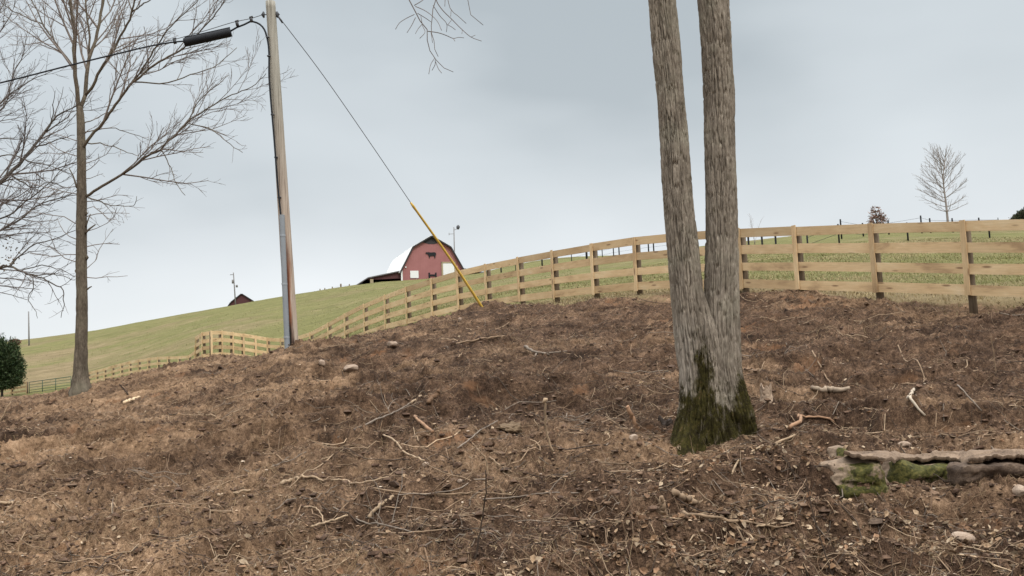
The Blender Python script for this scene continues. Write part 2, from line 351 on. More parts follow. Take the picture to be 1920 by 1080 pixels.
def m_bark(name, dark, mid, light, sc=1.0, moss=False):
    s = NT(name); p = s.pos()
    n = s.noise(s.map(p, (1, 1, 0.28)), 9 * sc, 5, 0.65, 0.3); n2 = s.noise(s.map(p, (1, 1, 0.45)), 34 * sc, 4, 0.65); pat = s.noise(p, 1.6 * sc, 4, 0.6)
    f = s.math('ADD', s.math('MULTIPLY', n, 0.5), s.math('MULTIPLY', n2, 0.5))
    col = s.ramp(f, [(0.34, dark), (0.5, mid), (0.66, light)])
    col = s.mix(s.ramp(pat, [(0.48, g3(0)), (0.66, g3(0.5))]), col, tuple(min(1, c * f_) for c, f_ in zip(light, (0.95, 1.03, 0.98))))
    if moss:
        ms = s.attr('col'); sp = s.n('ShaderNodeSeparateXYZ', Vector=ms)
        mn = s.noise(s.map(p, (1, 1, 0.5)), 8, 5, 0.75)
        mk = s.math('ADD', sp.outputs[0], s.math('MULTIPLY', s.math('SUBTRACT', mn, 0.5), 3.2)); mk = s.ramp(mk, [(0.30, g3(0)), (0.50, g3(.55)), (0.78, g3(1))])
        mcol = s.ramp(s.math('ADD', s.math('MULTIPLY', s.noise(p, 30, 4, 0.7), .5), s.math('MULTIPLY', s.noise(p, 6, 4, 0.7), .5)), [(0.36, (0.018, 0.013, 0.006)), (0.46, (0.022, 0.018, 0.006)), (0.54, (0.040, 0.034, 0.009)), (0.60, (0.050, 0.036, 0.013)), (0.66, (0.12, 0.080, 0.045))])
        col = s.mix(0.8, col, s.ramp(sp.outputs[2], [(0.25, g3(0.86)), (0.75, g3(1.12))]), 'MULTIPLY')
        pale = s.math('ADD', sp.outputs[1], s.math('MULTIPLY', s.math('SUBTRACT', n, 0.5), 0.8), True)
        col = s.mix(s.math('MULTIPLY', pale, 0.45), col, (0.33, 0.29, 0.245))
        col = s.mix(mk, col, mcol)
    s.base(col); s.rough(0.95); s.bsdf.inputs['Specular IOR Level'].default_value = 0.1; s.bump(s.noise(s.map(p, (1, 1, 0.4)), 60 * sc, 4, 0.65), 0.5, 0.01)
    return s.m
def m_pole():
    # col = (height fraction, side -1..1 seen across, 0)
    s = NT('weathered_pole'); p = s.pos(); a = s.attr('col'); sp = s.n('ShaderNodeSeparateXYZ', Vector=a); h = sp.outputs[0]
    n = s.noise(s.map(p, (14, 14, 0.35)), 2.0, 5, 0.65, 0.2); n2 = s.noise(s.map(p, (5, 5, 0.5)), 1.5, 4, 0.6)
    up = s.ramp(n, [(0.34, (0.13, 0.115, 0.088)), (0.42, (0.255, 0.235, 0.195)), (0.55, (0.325, 0.30, 0.25)), (0.7, (0.42, 0.39, 0.33))])
    low = s.ramp(n, [(0.34, (0.17, 0.125, 0.098)), (0.42, (0.31, 0.24, 0.19)), (0.55, (0.385, 0.31, 0.245)), (0.7, (0.47, 0.39, 0.315))])
    col = s.mix(s.ramp(h, [(0.40, g3(1)), (0.75, g3(0))]), up, low)
    side = s.math('ADD', sp.outputs[1], s.math('MULTIPLY', s.math('SUBTRACT', n2, 0.5), 0.9))
    rust = s.math('MULTIPLY', s.ramp(side, [(0.68, g3(1)), (0.92, g3(0))]), s.ramp(h, [(0.09, g3(1)), (0.22, g3(0.95)), (0.36, g3(0.0))]))
    col = s.mix(rust, col, s.ramp(n, [(0.35, (0.085, 0.024, 0.012)), (0.6, (0.24, 0.085, 0.035))]))
    blk = s.math('MULTIPLY', s.ramp(s.math('ADD', side, -0.12), [(0.58, g3(1)), (0.80, g3(0))]), s.ramp(s.math('ADD', h, s.math('MULTIPLY', s.math('SUBTRACT', n, 0.5), 0.12)), [(0.07, g3(1)), (0.125, g3(0))]))
    col = s.mix(blk, col, (0.022, 0.017, 0.014)); s.base(col); s.bump(n, 0.4, 0.01)
    return s.m
def m_barn_red(name, a, b):
    s = NT(name); p = s.pos(); n = s.noise(p, 0.6, 4)
    w = s.n('ShaderNodeTexWave', Vector=p, Scale=1.1, Distortion=0.0); w.bands_direction = 'X'
    c = s.ramp(n, [(0.3, a), (0.7, b)]); s.base(s.mix(0.25, c, s.ramp(w.outputs[1], [(0.0, g3(0.6)), (0.15, g3(1))]), 'MULTIPLY')); s.rough(0.6)
    return s.m
def m_stone(name, cols, moss=False, sc=3.0):
    s = NT(name); p = s.pos(); n = s.noise(s.map(p, (1, 1, 2.5)), sc, 6, 0.65, 0.3); f = s.noise(p, sc * 9, 4, 0.7)
    v = s.math('ADD', s.math('MULTIPLY', n, 0.6), s.math('MULTIPLY', f, 0.4))
    col = s.ramp(v, list(zip((0.34, 0.5, 0.66), cols)))
    if moss:
        m = s.math('ADD', s.n('ShaderNodeSeparateXYZ', Vector=s.attr('col')).outputs[0], s.math('MULTIPLY', s.math('SUBTRACT', s.noise(p, 6, 4, 0.7), 0.5), 1.5))
        mc = s.ramp(f, [(0.36, (0.024, 0.022, 0.006)), (0.5, (0.056, 0.053, 0.011)), (0.66, (0.12, 0.10, 0.028))]); col = s.mix(s.ramp(m, [(0.42, g3(0)), (0.58, g3(1))]), col, mc)
    s.base(col); s.bump(v, 0.8, 0.03); return s.m
MAT = dict(
    ground=m_ground(), board=m_board(), post=m_post(), pole=m_pole(),
    twin=m_bark('ridged_bark', (0.095, 0.077, 0.060), (0.198, 0.163, 0.126), (0.295, 0.248, 0.197), 1.0, True),
    bark=m_bark('grey_brown_bark', (0.05, 0.039, 0.028), (0.105, 0.084, 0.062), (0.185, 0.15, 0.112)),
    dbark=m_bark('dark_bark', (0.05, 0.042, 0.036), (0.088, 0.074, 0.063), (0.15, 0.13, 0.112)),
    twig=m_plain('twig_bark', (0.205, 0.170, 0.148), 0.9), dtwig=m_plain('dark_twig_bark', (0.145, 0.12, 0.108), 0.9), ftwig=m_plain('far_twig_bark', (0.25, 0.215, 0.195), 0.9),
    stick=m_attr('dead_wood', 0.9, 0.3, 14), litter=m_attr('dead_leaf', 0.8, 0.25, 40), blade=m_attr('grass_blade', 0.8, 0.2, 6),
    clod=m_attr('clod', 0.97, 0.35, 35), needle=m_attr('needles', 0.9, 0.25, 3),
    black=m_plain('black_plastic', (0.010, 0.011, 0.014), 0.65), steel=m_plain('galvanised', (0.32, 0.34, 0.36), 0.5, 0.4), dsteel=m_plain('dark_steel', (0.08, 0.08, 0.085), 0.55, 0.3),
    conduit=m_plain('grey_conduit', (0.225, 0.24, 0.255), 0.5, 0.0, 0.08, 3), yellow=m_plain('yellow_plastic', (0.56, 0.36, 0.065), 0.5, 0.0, 0.15, 3),
    red=m_barn_red('red_siding', (0.285, 0.116, 0.111), (0.335, 0.142, 0.136)), dred=m_barn_red('dark_red_siding', (0.072, 0.026, 0.028), (0.095, 0.036, 0.036)),
    white=m_plain('white_metal_roof', (0.80, 0.80, 0.79), 0.5, 0.0, 0.04, 1.5), offwhite=m_plain('white_paint', (0.72, 0.72, 0.70), 0.6, 0.0, 0.06), droof=m_plain('dark_roof_edge', (0.035, 0.032, 0.034), 0.6), shed=m_plain('grey_roof', (0.16, 0.15, 0.155), 0.6),
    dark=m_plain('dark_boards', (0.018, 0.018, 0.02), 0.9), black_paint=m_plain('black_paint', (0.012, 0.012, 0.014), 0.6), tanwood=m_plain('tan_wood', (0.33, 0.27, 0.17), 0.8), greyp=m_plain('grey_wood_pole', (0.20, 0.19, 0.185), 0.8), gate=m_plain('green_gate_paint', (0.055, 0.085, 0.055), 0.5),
    rock=m_stone('pale_rock', ((0.19, 0.13, 0.09), (0.33, 0.24, 0.175), (0.46, 0.36, 0.275)), False, 9), ledge=m_stone('mossy_stone', ((0.10, 0.07, 0.048), (0.22, 0.155, 0.105), (0.36, 0.265, 0.185)), True),
    cap=m_stone('pale_capstone', ((0.070, 0.045, 0.030), (0.19, 0.13, 0.086), (0.29, 0.205, 0.14)), False, 4.5),
    brownrock=m_stone('brown_rock', ((0.035, 0.023, 0.016), (0.095, 0.063, 0.043), (0.20, 0.14, 0.095)), True, 5),
)

# ------------------------------------------------------------------ ground (one sheet, two named pieces of it)
th_d = np.radians(np.linspace(-33, 33, 1000)); th = np.concatenate([np.radians(np.linspace(-180, -34, 60)), th_d, np.radians(np.linspace(34, 180, 60))])
rr = np.concatenate([np.linspace(0.6, 6, 24, endpoint=False), np.exp(np.linspace(math.log(6), math.log(34), 560, endpoint=False)), np.exp(np.linspace(math.log(34), math.log(260), 200, endpoint=False)), np.exp(np.linspace(math.log(260), math.log(2600), 30))])
TH, RR = np.meshgrid(th, rr, indexing='ij')
X = RR * np.sin(TH); Yy = RR * np.cos(TH)
Z = ground_z(X.ravel(), Yy.ravel()).reshape(X.shape)
nt, nr = X.shape
Vg = np.stack([X, Yy, Z], -1).reshape(-1, 3)
idx = np.arange(nt * nr).reshape(nt, nr)
F = np.stack([idx[:-1, :-1], idx[:-1, 1:], idx[1:, 1:], idx[1:, :-1]], -1).reshape(-1, 4)
dm = dirtmask(Vg[:, 0], Vg[:, 1])
thv = np.arctan2(Vg[:, 0], Vg[:, 1]); rv = np.hypot(Vg[:, 0], Vg[:, 1])
tan_a = 0.62 * smooth(0.02, -0.30, thv) + 0.30 * smooth(10.5, 8.3, rv) * smooth(0.3, -0.2, thv) - 0.05 + 0.22 * smooth(17, 22, rv) * smooth(0.0, 0.25, thv)
dry_a = -0.05 + 0.9 * np.exp(-((rv - np.interp(thv, _bth, _br) - 1.0) / 3.2) ** 2) + 0.25 * smooth(-0.2, -0.42, thv) * smooth(90, 150, rv) - 0.25 * smooth(-0.1, -0.22, thv) * (1 - smooth(-0.3, -0.42, thv))
dry_a = dry_a + (.75 * np.exp(-((rv - 132) / 26) ** 2) * smooth(-.20, -.27, thv) + .4 * np.exp(-((rv - 185) / 14) ** 2) * smooth(-.3, -.38, thv)) * (.8 + 1.2 * fbm(Vg[:, 0] * .07, Vg[:, 1] * .05, 91., 3))
tan_a = tan_a + 0.9 * fbm(Vg[:, 0] * .35, Vg[:, 1] * .75, 52., 3) * smooth(30, 20, rv)
isd = dm[F].mean(1) > 0.5
def sub(name, sel):
    f = F[sel]; u, inv = np.unique(f.ravel(), return_inverse=True)
    me = raw(name, Vg[u], [inv.reshape(-1, 4)], {'dirt': dm[u], 'tan': tan_a[u], 'dry': dry_a[u]})
    return tag(link(name, me, MAT['ground']), kind='structure')
sub('bare_ground', isd); sub('pasture_hill', ~isd)

# ------------------------------------------------------------------ board fence
MPX = 1.3
FP = [  # px, py of the top of the boards, depth
 (2340, 404, 14.9), (2040, 409, 16.5), (1806, 414.5, 18.3), (1634, 419.5, 19.85), (1490, 424, 21.3), (1386, 429, 22.8), (1288, 435.5, 24.3), (1190, 446, 25.7), (1110, 457.5, 27.1), (1036, 470, 28.6), (972, 482.5, 30.4), (911, 495.5, 32.5), (858, 508.5, 33.8), (809.5, 522.5, 35.1), (762, 538.5, 37.1), (722, 553, 40.0), (683, 570, 42.6), (646.7, 588, 45.2), (615.5, 605.5, 47.3), (582, 623, 50.5), (553, 632, 53.5),
 (527, 634.5, 55.5), (502, 633, 56.5), (479, 629.5, 56.5), (456, 625.5, 56), (435.7, 622.7, 55.5), (415, 620.3, 54.5), (396, 620.5, 53.5), (379.5, 623.3, 54), (367.8, 632, 57.5), (366.2, 648, 61.5), (365, 659, 65), (354, 666.5, 67), (335, 668, 69), (315, 668.5, 71), (296, 669, 73), (278, 671.5, 75), (260, 674.5, 77), (243, 677.5, 79), (227, 681.5, 81), (211, 686, 83), (196, 690.5, 85), (181, 694, 87), (166, 698, 89), (151, 701.5, 91), (138, 704, 92.5)]
ftop = np.array([P(*q) for q in FP])
def fence(name, label, ftop, split, seed):
    """boards nailed over round posts, a thin batten over each joint"""
    rs = np.random.default_rng(seed); n = len(ftop); gzv = ground_z(ftop[:, 0], ftop[:, 1])
    t = thing(name, (ftop[n // 2][0], ftop[n // 2][1], gzv[n // 2]), label, 'fence')
    tg = np.gradient(ftop[:, :2], axis=0); tg /= np.linalg.norm(tg, axis=1)[:, None]
    nr_ = np.stack([-tg[:, 1], tg[:, 0]], 1)
    s = np.sign((nr_ * -ftop[:, :2]).sum(1))[:, None]; nr_ = nr_ * s          # towards the viewer's side of the fence
    N = np.concatenate([nr_, np.zeros((n, 1))], 1); T = np.concatenate([tg, np.zeros((n, 1))], 1)
    for i in range(n):
        b = B(); c = ftop[i] - N[i] * 0.083
        base = min(gzv[i], ftop[i][2] - 1.25) - 0.25
        hh = np.array([base, base + (c[2] - base) * 0.5, c[2] - 0.035, c[2] - 0.02]); lean = rs.normal(0, 0.008, 2)
        pts = np.array([[c[0] + lean[0] * (z - c[2]), c[1] + lean[1] * (z - c[2]), z] for z in hh])
        add_tube(b, pts, [0.074, 0.07, 0.066, 0.055], 10); b.build('post', MAT['post'], t)
        b = B(); L = 1.27 if ftop[i][1] < 60 else 1.25; ext = 0.17 if abs(FP[i][0] - 858) < 1 and name == 'board_fence' else 0.012
        cc = ftop[i] + N[i] * (0.040 + 0.012); w = 0.052
        for k_ in range(4):
            pass
        top = cc + np.array([0, 0, ext]); bot = cc - np.array([0, 0, L + rs.uniform(0, .05)]) 
        mid = (top + bot) / 2; sk = T[i] * rs.normal(0, 0.006)
        V = [top - T[i] * w + sk, top + T[i] * w + sk, bot + T[i] * w - sk, bot - T[i] * w - sk]; V = np.array(V + [v - N[i] * 0.021 for v in V]); 
        A = np.array([[0, 0, 0], [0, .1, 0], [1.3, .1, 0], [1.3, 0, 0]] * 2) + np.array([0, 0, rs.uniform(0, 99)])
        b.add(V, [[(0, 1, 2, 3), (5, 4, 7, 6), (0, 4, 5, 1), (1, 5, 6, 2), (2, 6, 7, 3), (3, 7, 4, 0)]], A); b.build('batten', MAT['board'], t, False)
    for a, e in split:
        for k in range(4):
            b = B(); hts = 0.183 * 0.5 + k * 0.366 + rs.normal(0, 0.007, e - a + 1); hw = 0.0915 + rs.normal(0, 0.003); V = []; A = []; s_ = 0; rid = rs.uniform(0, 99)
            for i in range(a, e + 1):
                c = ftop[i] + N[i] * 0.010 - np.array([0, 0, hts[i - a]])
                if i == a: c = c + norm(ftop[i + 1] - ftop[i]) * 0.003
                if i == e: c = c + norm(ftop[i - 1] - ftop[i]) * 0.003
                if i > a: s_ += np.linalg.norm(ftop[i] - ftop[i - 1])
                up = np.array([0, 0, hw]); nn = N[i] * 0.016
                V += [c + up + nn, c - up + nn, c - up - nn, c + up - nn]; A += [[s_, .2, rid], [s_, 0, rid], [s_, 0.03, rid], [s_, .23, rid]]
            m = e - a + 1; Fq = []
            for i in range(m - 1):
                for j in range(4): Fq.append((i * 4 + j, i * 4 + (j + 1) % 4, i * 4 + 4 + (j + 1) % 4, i * 4 + 4 + j))
            Fq += [(3, 2, 1, 0), (m * 4 - 4, m * 4 - 3, m * 4 - 2, m * 4 - 1)]
            b.add(V, [Fq], A); b.build('rail', MAT['board'], t, False)
    return t
spl = [(i, i + 2) for i in range(0, 20, 2)] + [(20, 24), (24, 28), (28, 31), (31, 34), (34, 37), (37, 40), (40, 43), (43, 45)]
fence('board_fence', 'new four-board wooden fence climbing the bank and curving away down to the left', ftop, spl, 3)
F2 = [P(50, 715.5, 96), P(22, 719.5, 97), P(-6, 723.5, 98), P(-34, 727, 99)]
fence('board_fence', 'short piece of board fence at the left edge beside the green gate', np.array(F2), [(0, 3)], 5)

# green tube gate between them
a = P(133, 706, 93); e = P(55, 716.5, 95.5); gzt = thing('farm_gate', (*((a + e) / 2)[:2], ground_z(*((a + e) / 2)[:2])), 'green metal tube gate between the two board fences', 'gate')
dn = np.array([0, 0, -1.0]); b = B(); add_tube(b, [a, e], 0.03, 6); add_tube(b, [a + dn * 1.12, e + dn * 1.12], 0.03, 6); add_tube(b, [a, a + dn * 1.12], 0.03, 6); add_tube(b, [e, e + dn * 1.12], 0.03, 6); b.build('gate_frame', MAT['gate'], gzt)
for k in (0.24, 0.48, 0.72, 0.92): b = B(); add_tube(b, [a + dn * k, e + dn * k], 0.02, 6); b.build('bar', MAT['gate'], gzt)
for k in (0.36, 0.68): c = a * (1 - k) + e * k; b = B(); add_tube(b, [c, c + dn * 1.2], 0.035, 6); b.build('upright', MAT['gate'], gzt)

# ------------------------------------------------------------------ utility pole, cable, guy
D0 = 22.4
pb = P(549, 662, D0); pt = P(507, 3, D0)
ax = pt - pb; H = np.linalg.norm(ax); axn = ax / H
g0 = float(ground_z(pb[0], pb[1])); t = thing('utility_pole', (pb[0], pb[1], g0), 'weathered wooden utility pole with grey conduit, rust stained near its foot', 'pole')
b = B(); k = 28; hs = np.linspace(-0.06, 1, 60); ang = np.arange(k) * 2 * PI / k; V = []; A = []
for h in hs:
    c = pb + ax * h; r = 0.135 + (0.102 - 0.135) * max(h, 0)
    for q in ang:
        rr_ = r * (1 + 0.018 * vnoise(q * 3, h * 14, 1.0)); V.append(c + np.array([math.cos(q) * rr_, math.sin(q) * rr_, 0])); A.append((h, 0.5 + 0.5 * math.cos(q + 0.15), 0))
n_ = len(hs); ii = np.arange(n_ - 1)[:, None] * k; jj = np.arange(k)[None]; Fq = np.stack([ii + jj, ii + (jj + 1) % k, ii + k + (jj + 1) % k, ii + k + jj], -1).reshape(-1, 4)
V.append(pb + ax * 1.002); A.append((1, .5, 0)); last = (n_ - 1) * k; b.add(V, [Fq, [(last + j, last + (j + 1) % k, n_ * k) for j in range(k)]], np.array(A)); b.build('shaft', MAT['pole'], t)
b = B(); c0 = P(538.5, 664, D0 - 0.17); c1 = P(528.3, 403, D0 - 0.15); q = np.arange(13) * PI / 12
xx = np.array([1.0, 0, 0]); yy = np.array([0, -1.0, 0]); prof = [np.array([1, -0.3])] + [np.array([math.cos(v), math.sin(v)]) for v in q] + [np.array([-1, -0.3])]
V = [c + xx * u[0] * 0.056 + yy * u[1] * 0.06 for c in (c0 - axn * 0.3, c1) for u in prof]; m_ = len(prof)
b.add(V, [[(i, (i + 1) % m_, m_ + (i + 1) % m_, m_ + i) for i in range(m_)]]); b.add(V[m_:], [[tuple(range(m_))]]); b.build('conduit', MAT['conduit'], t)
for f_ in (0.12, 0.5, 0.85): 
    b = B(); c = c0 * (1 - f_) + c1 * f_; V = [c + xx * u[0] * 0.060 * 1.03 + yy * u[1] * 0.066 + axn * s_ for s_ in (-0.02, 0.02) for u in prof]; b.add(V, [[(i, i + 1, m_ + i + 1, m_ + i) for i in range(m_ - 1)]]); b.build('strap', MAT['steel'], t)
b = B(); add_tube(b, spline([P(470, 40, D0 - .05), P(480, 42, D0 - .08), P(489, 47, D0 - .1), P(496, 56, D0 - .12), P(500.5, 70, D0 - .13), P(505, 150, D0 - .14), P(514, 259, D0 - .16), P(523, 370, D0 - .17), P(527.5, 412, D0 - .17)], 60), 0.020, 7); b.build('riser_cable', MAT['black'], t)
for y_, x_ in ((70, 502), (105, 504), (215, 511), (295, 517.5), (370, 524)):
    b = B(); c = P(x_, y_, D0 - .14); add_box(b, c, (0.034, 0, 0), (0, 0.028, 0), (0, 0, 0.012)); b.build('cable_clip', MAT['dsteel'], t)
for x_ in (494.5, 519.5):
    b = B(); c = P(x_, 27.5, D0); s_ = -1 if x_ < 507 else 1; add_tube(b, [P(507, 27, D0), c + np.array([s_ * 0.05, 0, 0])], 0.012, 6); add_box(b, c, (0.014, 0, 0), (0, 0.04, 0), (0, 0, 0.055)); add_tube(b, [c + np.array([0, 0, 0.07]), c + np.array([s_ * .05, 0, .0]), c + np.array([0, 0, -0.07])], 0.012, 5); b.build('through_bolt', MAT['dsteel'], t)

t = thing('overhead_cable', P(389, 70, D0), 'black overhead cable running left from the pole, with its fat black splice case', 'cable')
b = B(); cabl = spline([P(-320, 225, 20.5), P(-100, 178, 21), P(0, 155.5, 21.3), P(55.6, 141.7, 21.5), P(133, 122, 21.7), P(211, 103, 21.9), P(300, 83, 22.1), P(330, 78.5, 22.2), P(348, 77, 22.2)], 60); add_tube(b, cabl, 0.017, 7); add_tube(b, [P(428, 61, 22.3), P(444, 51.5, 22.3), P(458, 46, 22.33), P(470, 40, 22.35)], 0.020, 7); b.build('cable', MAT['black'], t)
b = B(); s0 = P(345, 80, 22.2); s1 = P(433.5, 60.5, 22.3); dv = s1 - s0; rads = [0.06, 0.092, 0.096, 0.096, 0.100, 0.096, 0.096, 0.092, 0.06]; fr = [0, 0.004, 0.05, 0.48, 0.5, 0.52, 0.95, 0.996, 1.0]
add_tube(b, [s0 + dv * f for f in fr], rads, 20); b.build('splice_case', MAT['black'], t)
b = B(); add_box(b, (s0 + s1) / 2 + np.array([0, -0.02, 0.10]), dv * 0.48, (0, 0.012, 0), (0, 0, 0.012)); b.build('flange', MAT['black'], t)
b = B(); add_tube(b, spline([P(300, 81, 22.1), P(327, 74, 22.2), P(390, 56, 22.25), P(444, 40, 22.33), P(471, 34.5, 22.36), P(494, 27, D0)], 20), 0.008, 5); b.build('support_strand', MAT['dsteel'], t)
for x_, y_ in ((327.5, 77), (444.5, 44), (471, 36.5)):
    b = B(); c = P(x_, y_, 22.28); add_box(b, c, (0.028, 0, 0.008), (0, 0.03, 0), (-0.012, 0, 0.055)); add_box(b, c + np.array([0, 0, .05]), (0.034, 0, 0.01), (0, 0.034, 0), (0, 0, 0.012)); b.build('clamp', MAT['dsteel'], t)

ga = P(913, 583, 27.3); gt = P(520, 28, D0); gm = P(770, 380, D0 + (27.3 - D0) * 0.64)
t = thing('guy_wire', ga, 'steel guy wire slanting down from the pole top, sheathed yellow at its lower end', 'guy wire')
b = B(); add_tube(b, spline([gt, P(594, 125, D0 + 1.0), P(690, 262, D0 + 2.3), gm], 30), 0.0085, 5); b.build('wire', MAT['dsteel'], t)
b = B(); add_box(b, P(526.5, 37, D0 + .05), (0.02, 0, -0.03), (0, 0.02, 0), (0.012, 0, 0.01)); add_tube(b, [P(519, 27, D0), P(530, 43, D0 + .05)], 0.02, 6); b.build('guy_grip', MAT['dsteel'], t)
b = B(); gl = spline([gm, P(842, 482, D0 + (27.3 - D0) * .82), ga + np.array([0, 0, -0.1])], 30); add_tube(b, gl, np.concatenate([[0.024, 0.034], np.linspace(.028, .037, 28)]), 10); b.build('guy_guard', MAT['yellow'], t)

# ------------------------------------------------------------------ bare trees
def rot_about(v, ax_, a):
    ax_ = norm(ax_); return v * math.cos(a) + np.cross(ax_, v) * math.sin(a) + ax_ * np.dot(ax_, v) * (1 - math.cos(a))
def wander(p, d, L, n, up, wob, r0):
    pts = [p]; d = norm(d)
    for i in range(n):
        d = norm(d + r0.normal(0, wob, 3) + np.array([0, 0, up])); p = p + d * (L / n); pts.append(p)
    return np.array(pts)
def ramify(b, pts, ra, rb, lev, r0, dens, ratio=0.5, up=0.05, wob=0.16, ang=(0.5, 0.95), tmin=0.2, rmin=0.0035, flat=0.6, lmax=9.0):
    """side branches along a limb, each branching again"""
    d = np.concatenate([[0], np.cumsum(np.linalg.norm(np.diff(pts, axis=0), axis=1))]); L = d[-1]
    n = max(2, int(dens * L * r0.uniform(0.8, 1.2))); side = r0.choice([-1, 1])
    for i in range(n):
        f = tmin + (1 - tmin) * (i + r0.uniform(0.1, 0.9)) / n; s = f * L
        q = np.array([np.interp(s, d, pts[:, c]) for c in range(3)]); j = min(np.searchsorted(d, s), len(pts) - 1); tg = norm(pts[j] - pts[j - 1])
        side = -side; a = r0.uniform(*ang) * side
        axv = norm(np.array([0, 1.0, 0]) * flat + r0.normal(0, 0.45, 3)); nd = rot_about(tg, axv, a)
        cl = min(lmax, L * ratio * (1.15 - 0.75 * f) * r0.uniform(0.55, 1.25))
        if cl < 0.12: continue
        r_ = max(rmin, min(0.7 * (ra + (rb - ra) * f), 0.0045 + cl * 0.010)); m = 4 if lev > 1 else 3
        c = wander(q, nd, cl, m, up, wob, r0); re = max(rmin * 0.8, r_ * 0.35)
        add_tube(b, c, np.linspace(r_, re, m + 1), 4 if r_ > 0.012 else 3, None, False)
        if lev > 1: ramify(b, c, r_, re, lev - 1, r0, dens * 1.75, ratio * 1.05, up, wob * 1.15, ang, 0.18, rmin, flat, lmax)
SEEN = []; NEW = []
def limb(pxs, D, ra, rb, n=14, dz=None):
    m = len(pxs)
    if SEEN:                       # spring from the limb it grows out of
        a_ = np.array(SEEN); d_ = np.hypot(a_[:, 0] - pxs[0][0], a_[:, 1] - pxs[0][1]); i_ = np.argmin(d_)
        if d_[i_] < 14: D = a_[i_, 2]; pxs = [(a_[i_, 0], a_[i_, 1])] + list(pxs[1:])
    dl = np.full(m, D) if dz is None else D + np.linspace(0, dz, m)
    for (x_, y_), (x2_, y2_), e_, f_ in zip(pxs[:-1], pxs[1:], dl[:-1], dl[1:]):
        for k_ in np.linspace(0, 1, 8): NEW.append((x_ + (x2_ - x_) * k_, y_ + (y2_ - y_) * k_, e_ + (f_ - e_) * k_))
    dd = np.full(m, D) if dz is None else D + np.linspace(0, dz, m)
    return spline([P(x, y, q) for (x, y), q in zip(pxs, dd)], n), ra, rb

NEW = []
# --- the bare tree left of the pole
r0 = np.random.default_rng(21); DT = 26.5
base = hit(150, 731, 15, 40); DT = base[1]; mp = DT / FPX
t = thing('bare_tree', (base[0], base[1], base[2]), 'tall leafless tree standing left of the utility pole, its limbs spreading right', 'tree')
b = B(); prof = [(152, 760, 24), (151.5, 735, 22), (151, 724, 17.5), (150.5, 708, 14.5), (151, 680, 12.2), (152.5, 640, 11), (153.5, 560, 10.4), (152.5, 500, 10.2), (152.5, 450, 10), (153, 370, 9.4), (153, 320, 8.2), (152.5, 280, 8.2), (151.5, 240, 7.4), (150.5, 214, 7.0), (149, 200, 5.2)]
cs = spline([P(x, y, DT) for x, y, w in prof], 130); ws = np.interp(np.linspace(0, 1, 130), np.linspace(0, 1, len(prof)), [0] * len(prof)) 
dd = np.concatenate([[0], np.cumsum(np.linalg.norm(np.diff([P(x, y, DT) for x, y, w in prof], axis=0), axis=1))]); ws = np.interp(np.linspace(0, dd[-1], 130), dd, [w * mp for _, _, w in prof])
V, Fs = tube_arrays(cs, ws, 80, True); nn = np.arange(130 * 80); kk = (nn % 80) * .5; cen = cs[nn // 80]
hgt = V[:10400, 2] - base[2]; flare = 1 + 0.16 * np.exp(-np.maximum(hgt, 0) / 0.35) * np.cos(kk * 2 * PI / 40 * 5) 
bumpy = 1 - 0.10 * np.exp(-(vnoise(np.cos(kk * PI / 20) * 5, np.sin(kk * PI / 20) * 5, hgt * 1.6) / .16) ** 2) + 0.05 * vnoise(kk * 0.9, hgt * 5.0, 3.0) + 0.05 * fbm(np.cos(kk * PI / 20) * 1.5, np.sin(kk * PI / 20) * 1.5, hgt * 2.2, 2)
V[:10400] = cen + (V[:10400] - cen) * (flare * bumpy)[:, None]; b.add(V, Fs)
for (x, y, w) in ((163.5, 483, 3.2), (142.5, 508, 2.6), (162.5, 400, 2.5)):      # burls
    add_tube(b, [P(x - (2 if x > 150 else -2), y + 5, DT - .02), P(x, y, DT - .03), P(x - (2 if x > 150 else -2), y - 6, DT - .02)], [0.02, w * mp, 0.015], 8)
for pl, w in (([(160, 437), (168, 429), (179, 421)], 2.2), ([(161, 425), (166, 410), (170, 401)], 1.6), ([(163, 543), (168, 539), (172, 537)], 1.8), ([(144, 352), (137, 330), (130, 316)], 2.0)):
    q, _, _ = limb(pl, DT - .05, 0, 0, 6); add_tube(b, q, np.linspace(w * mp, w * mp * .5, 6), 6)
b.build('trunk', MAT['bark'], t)
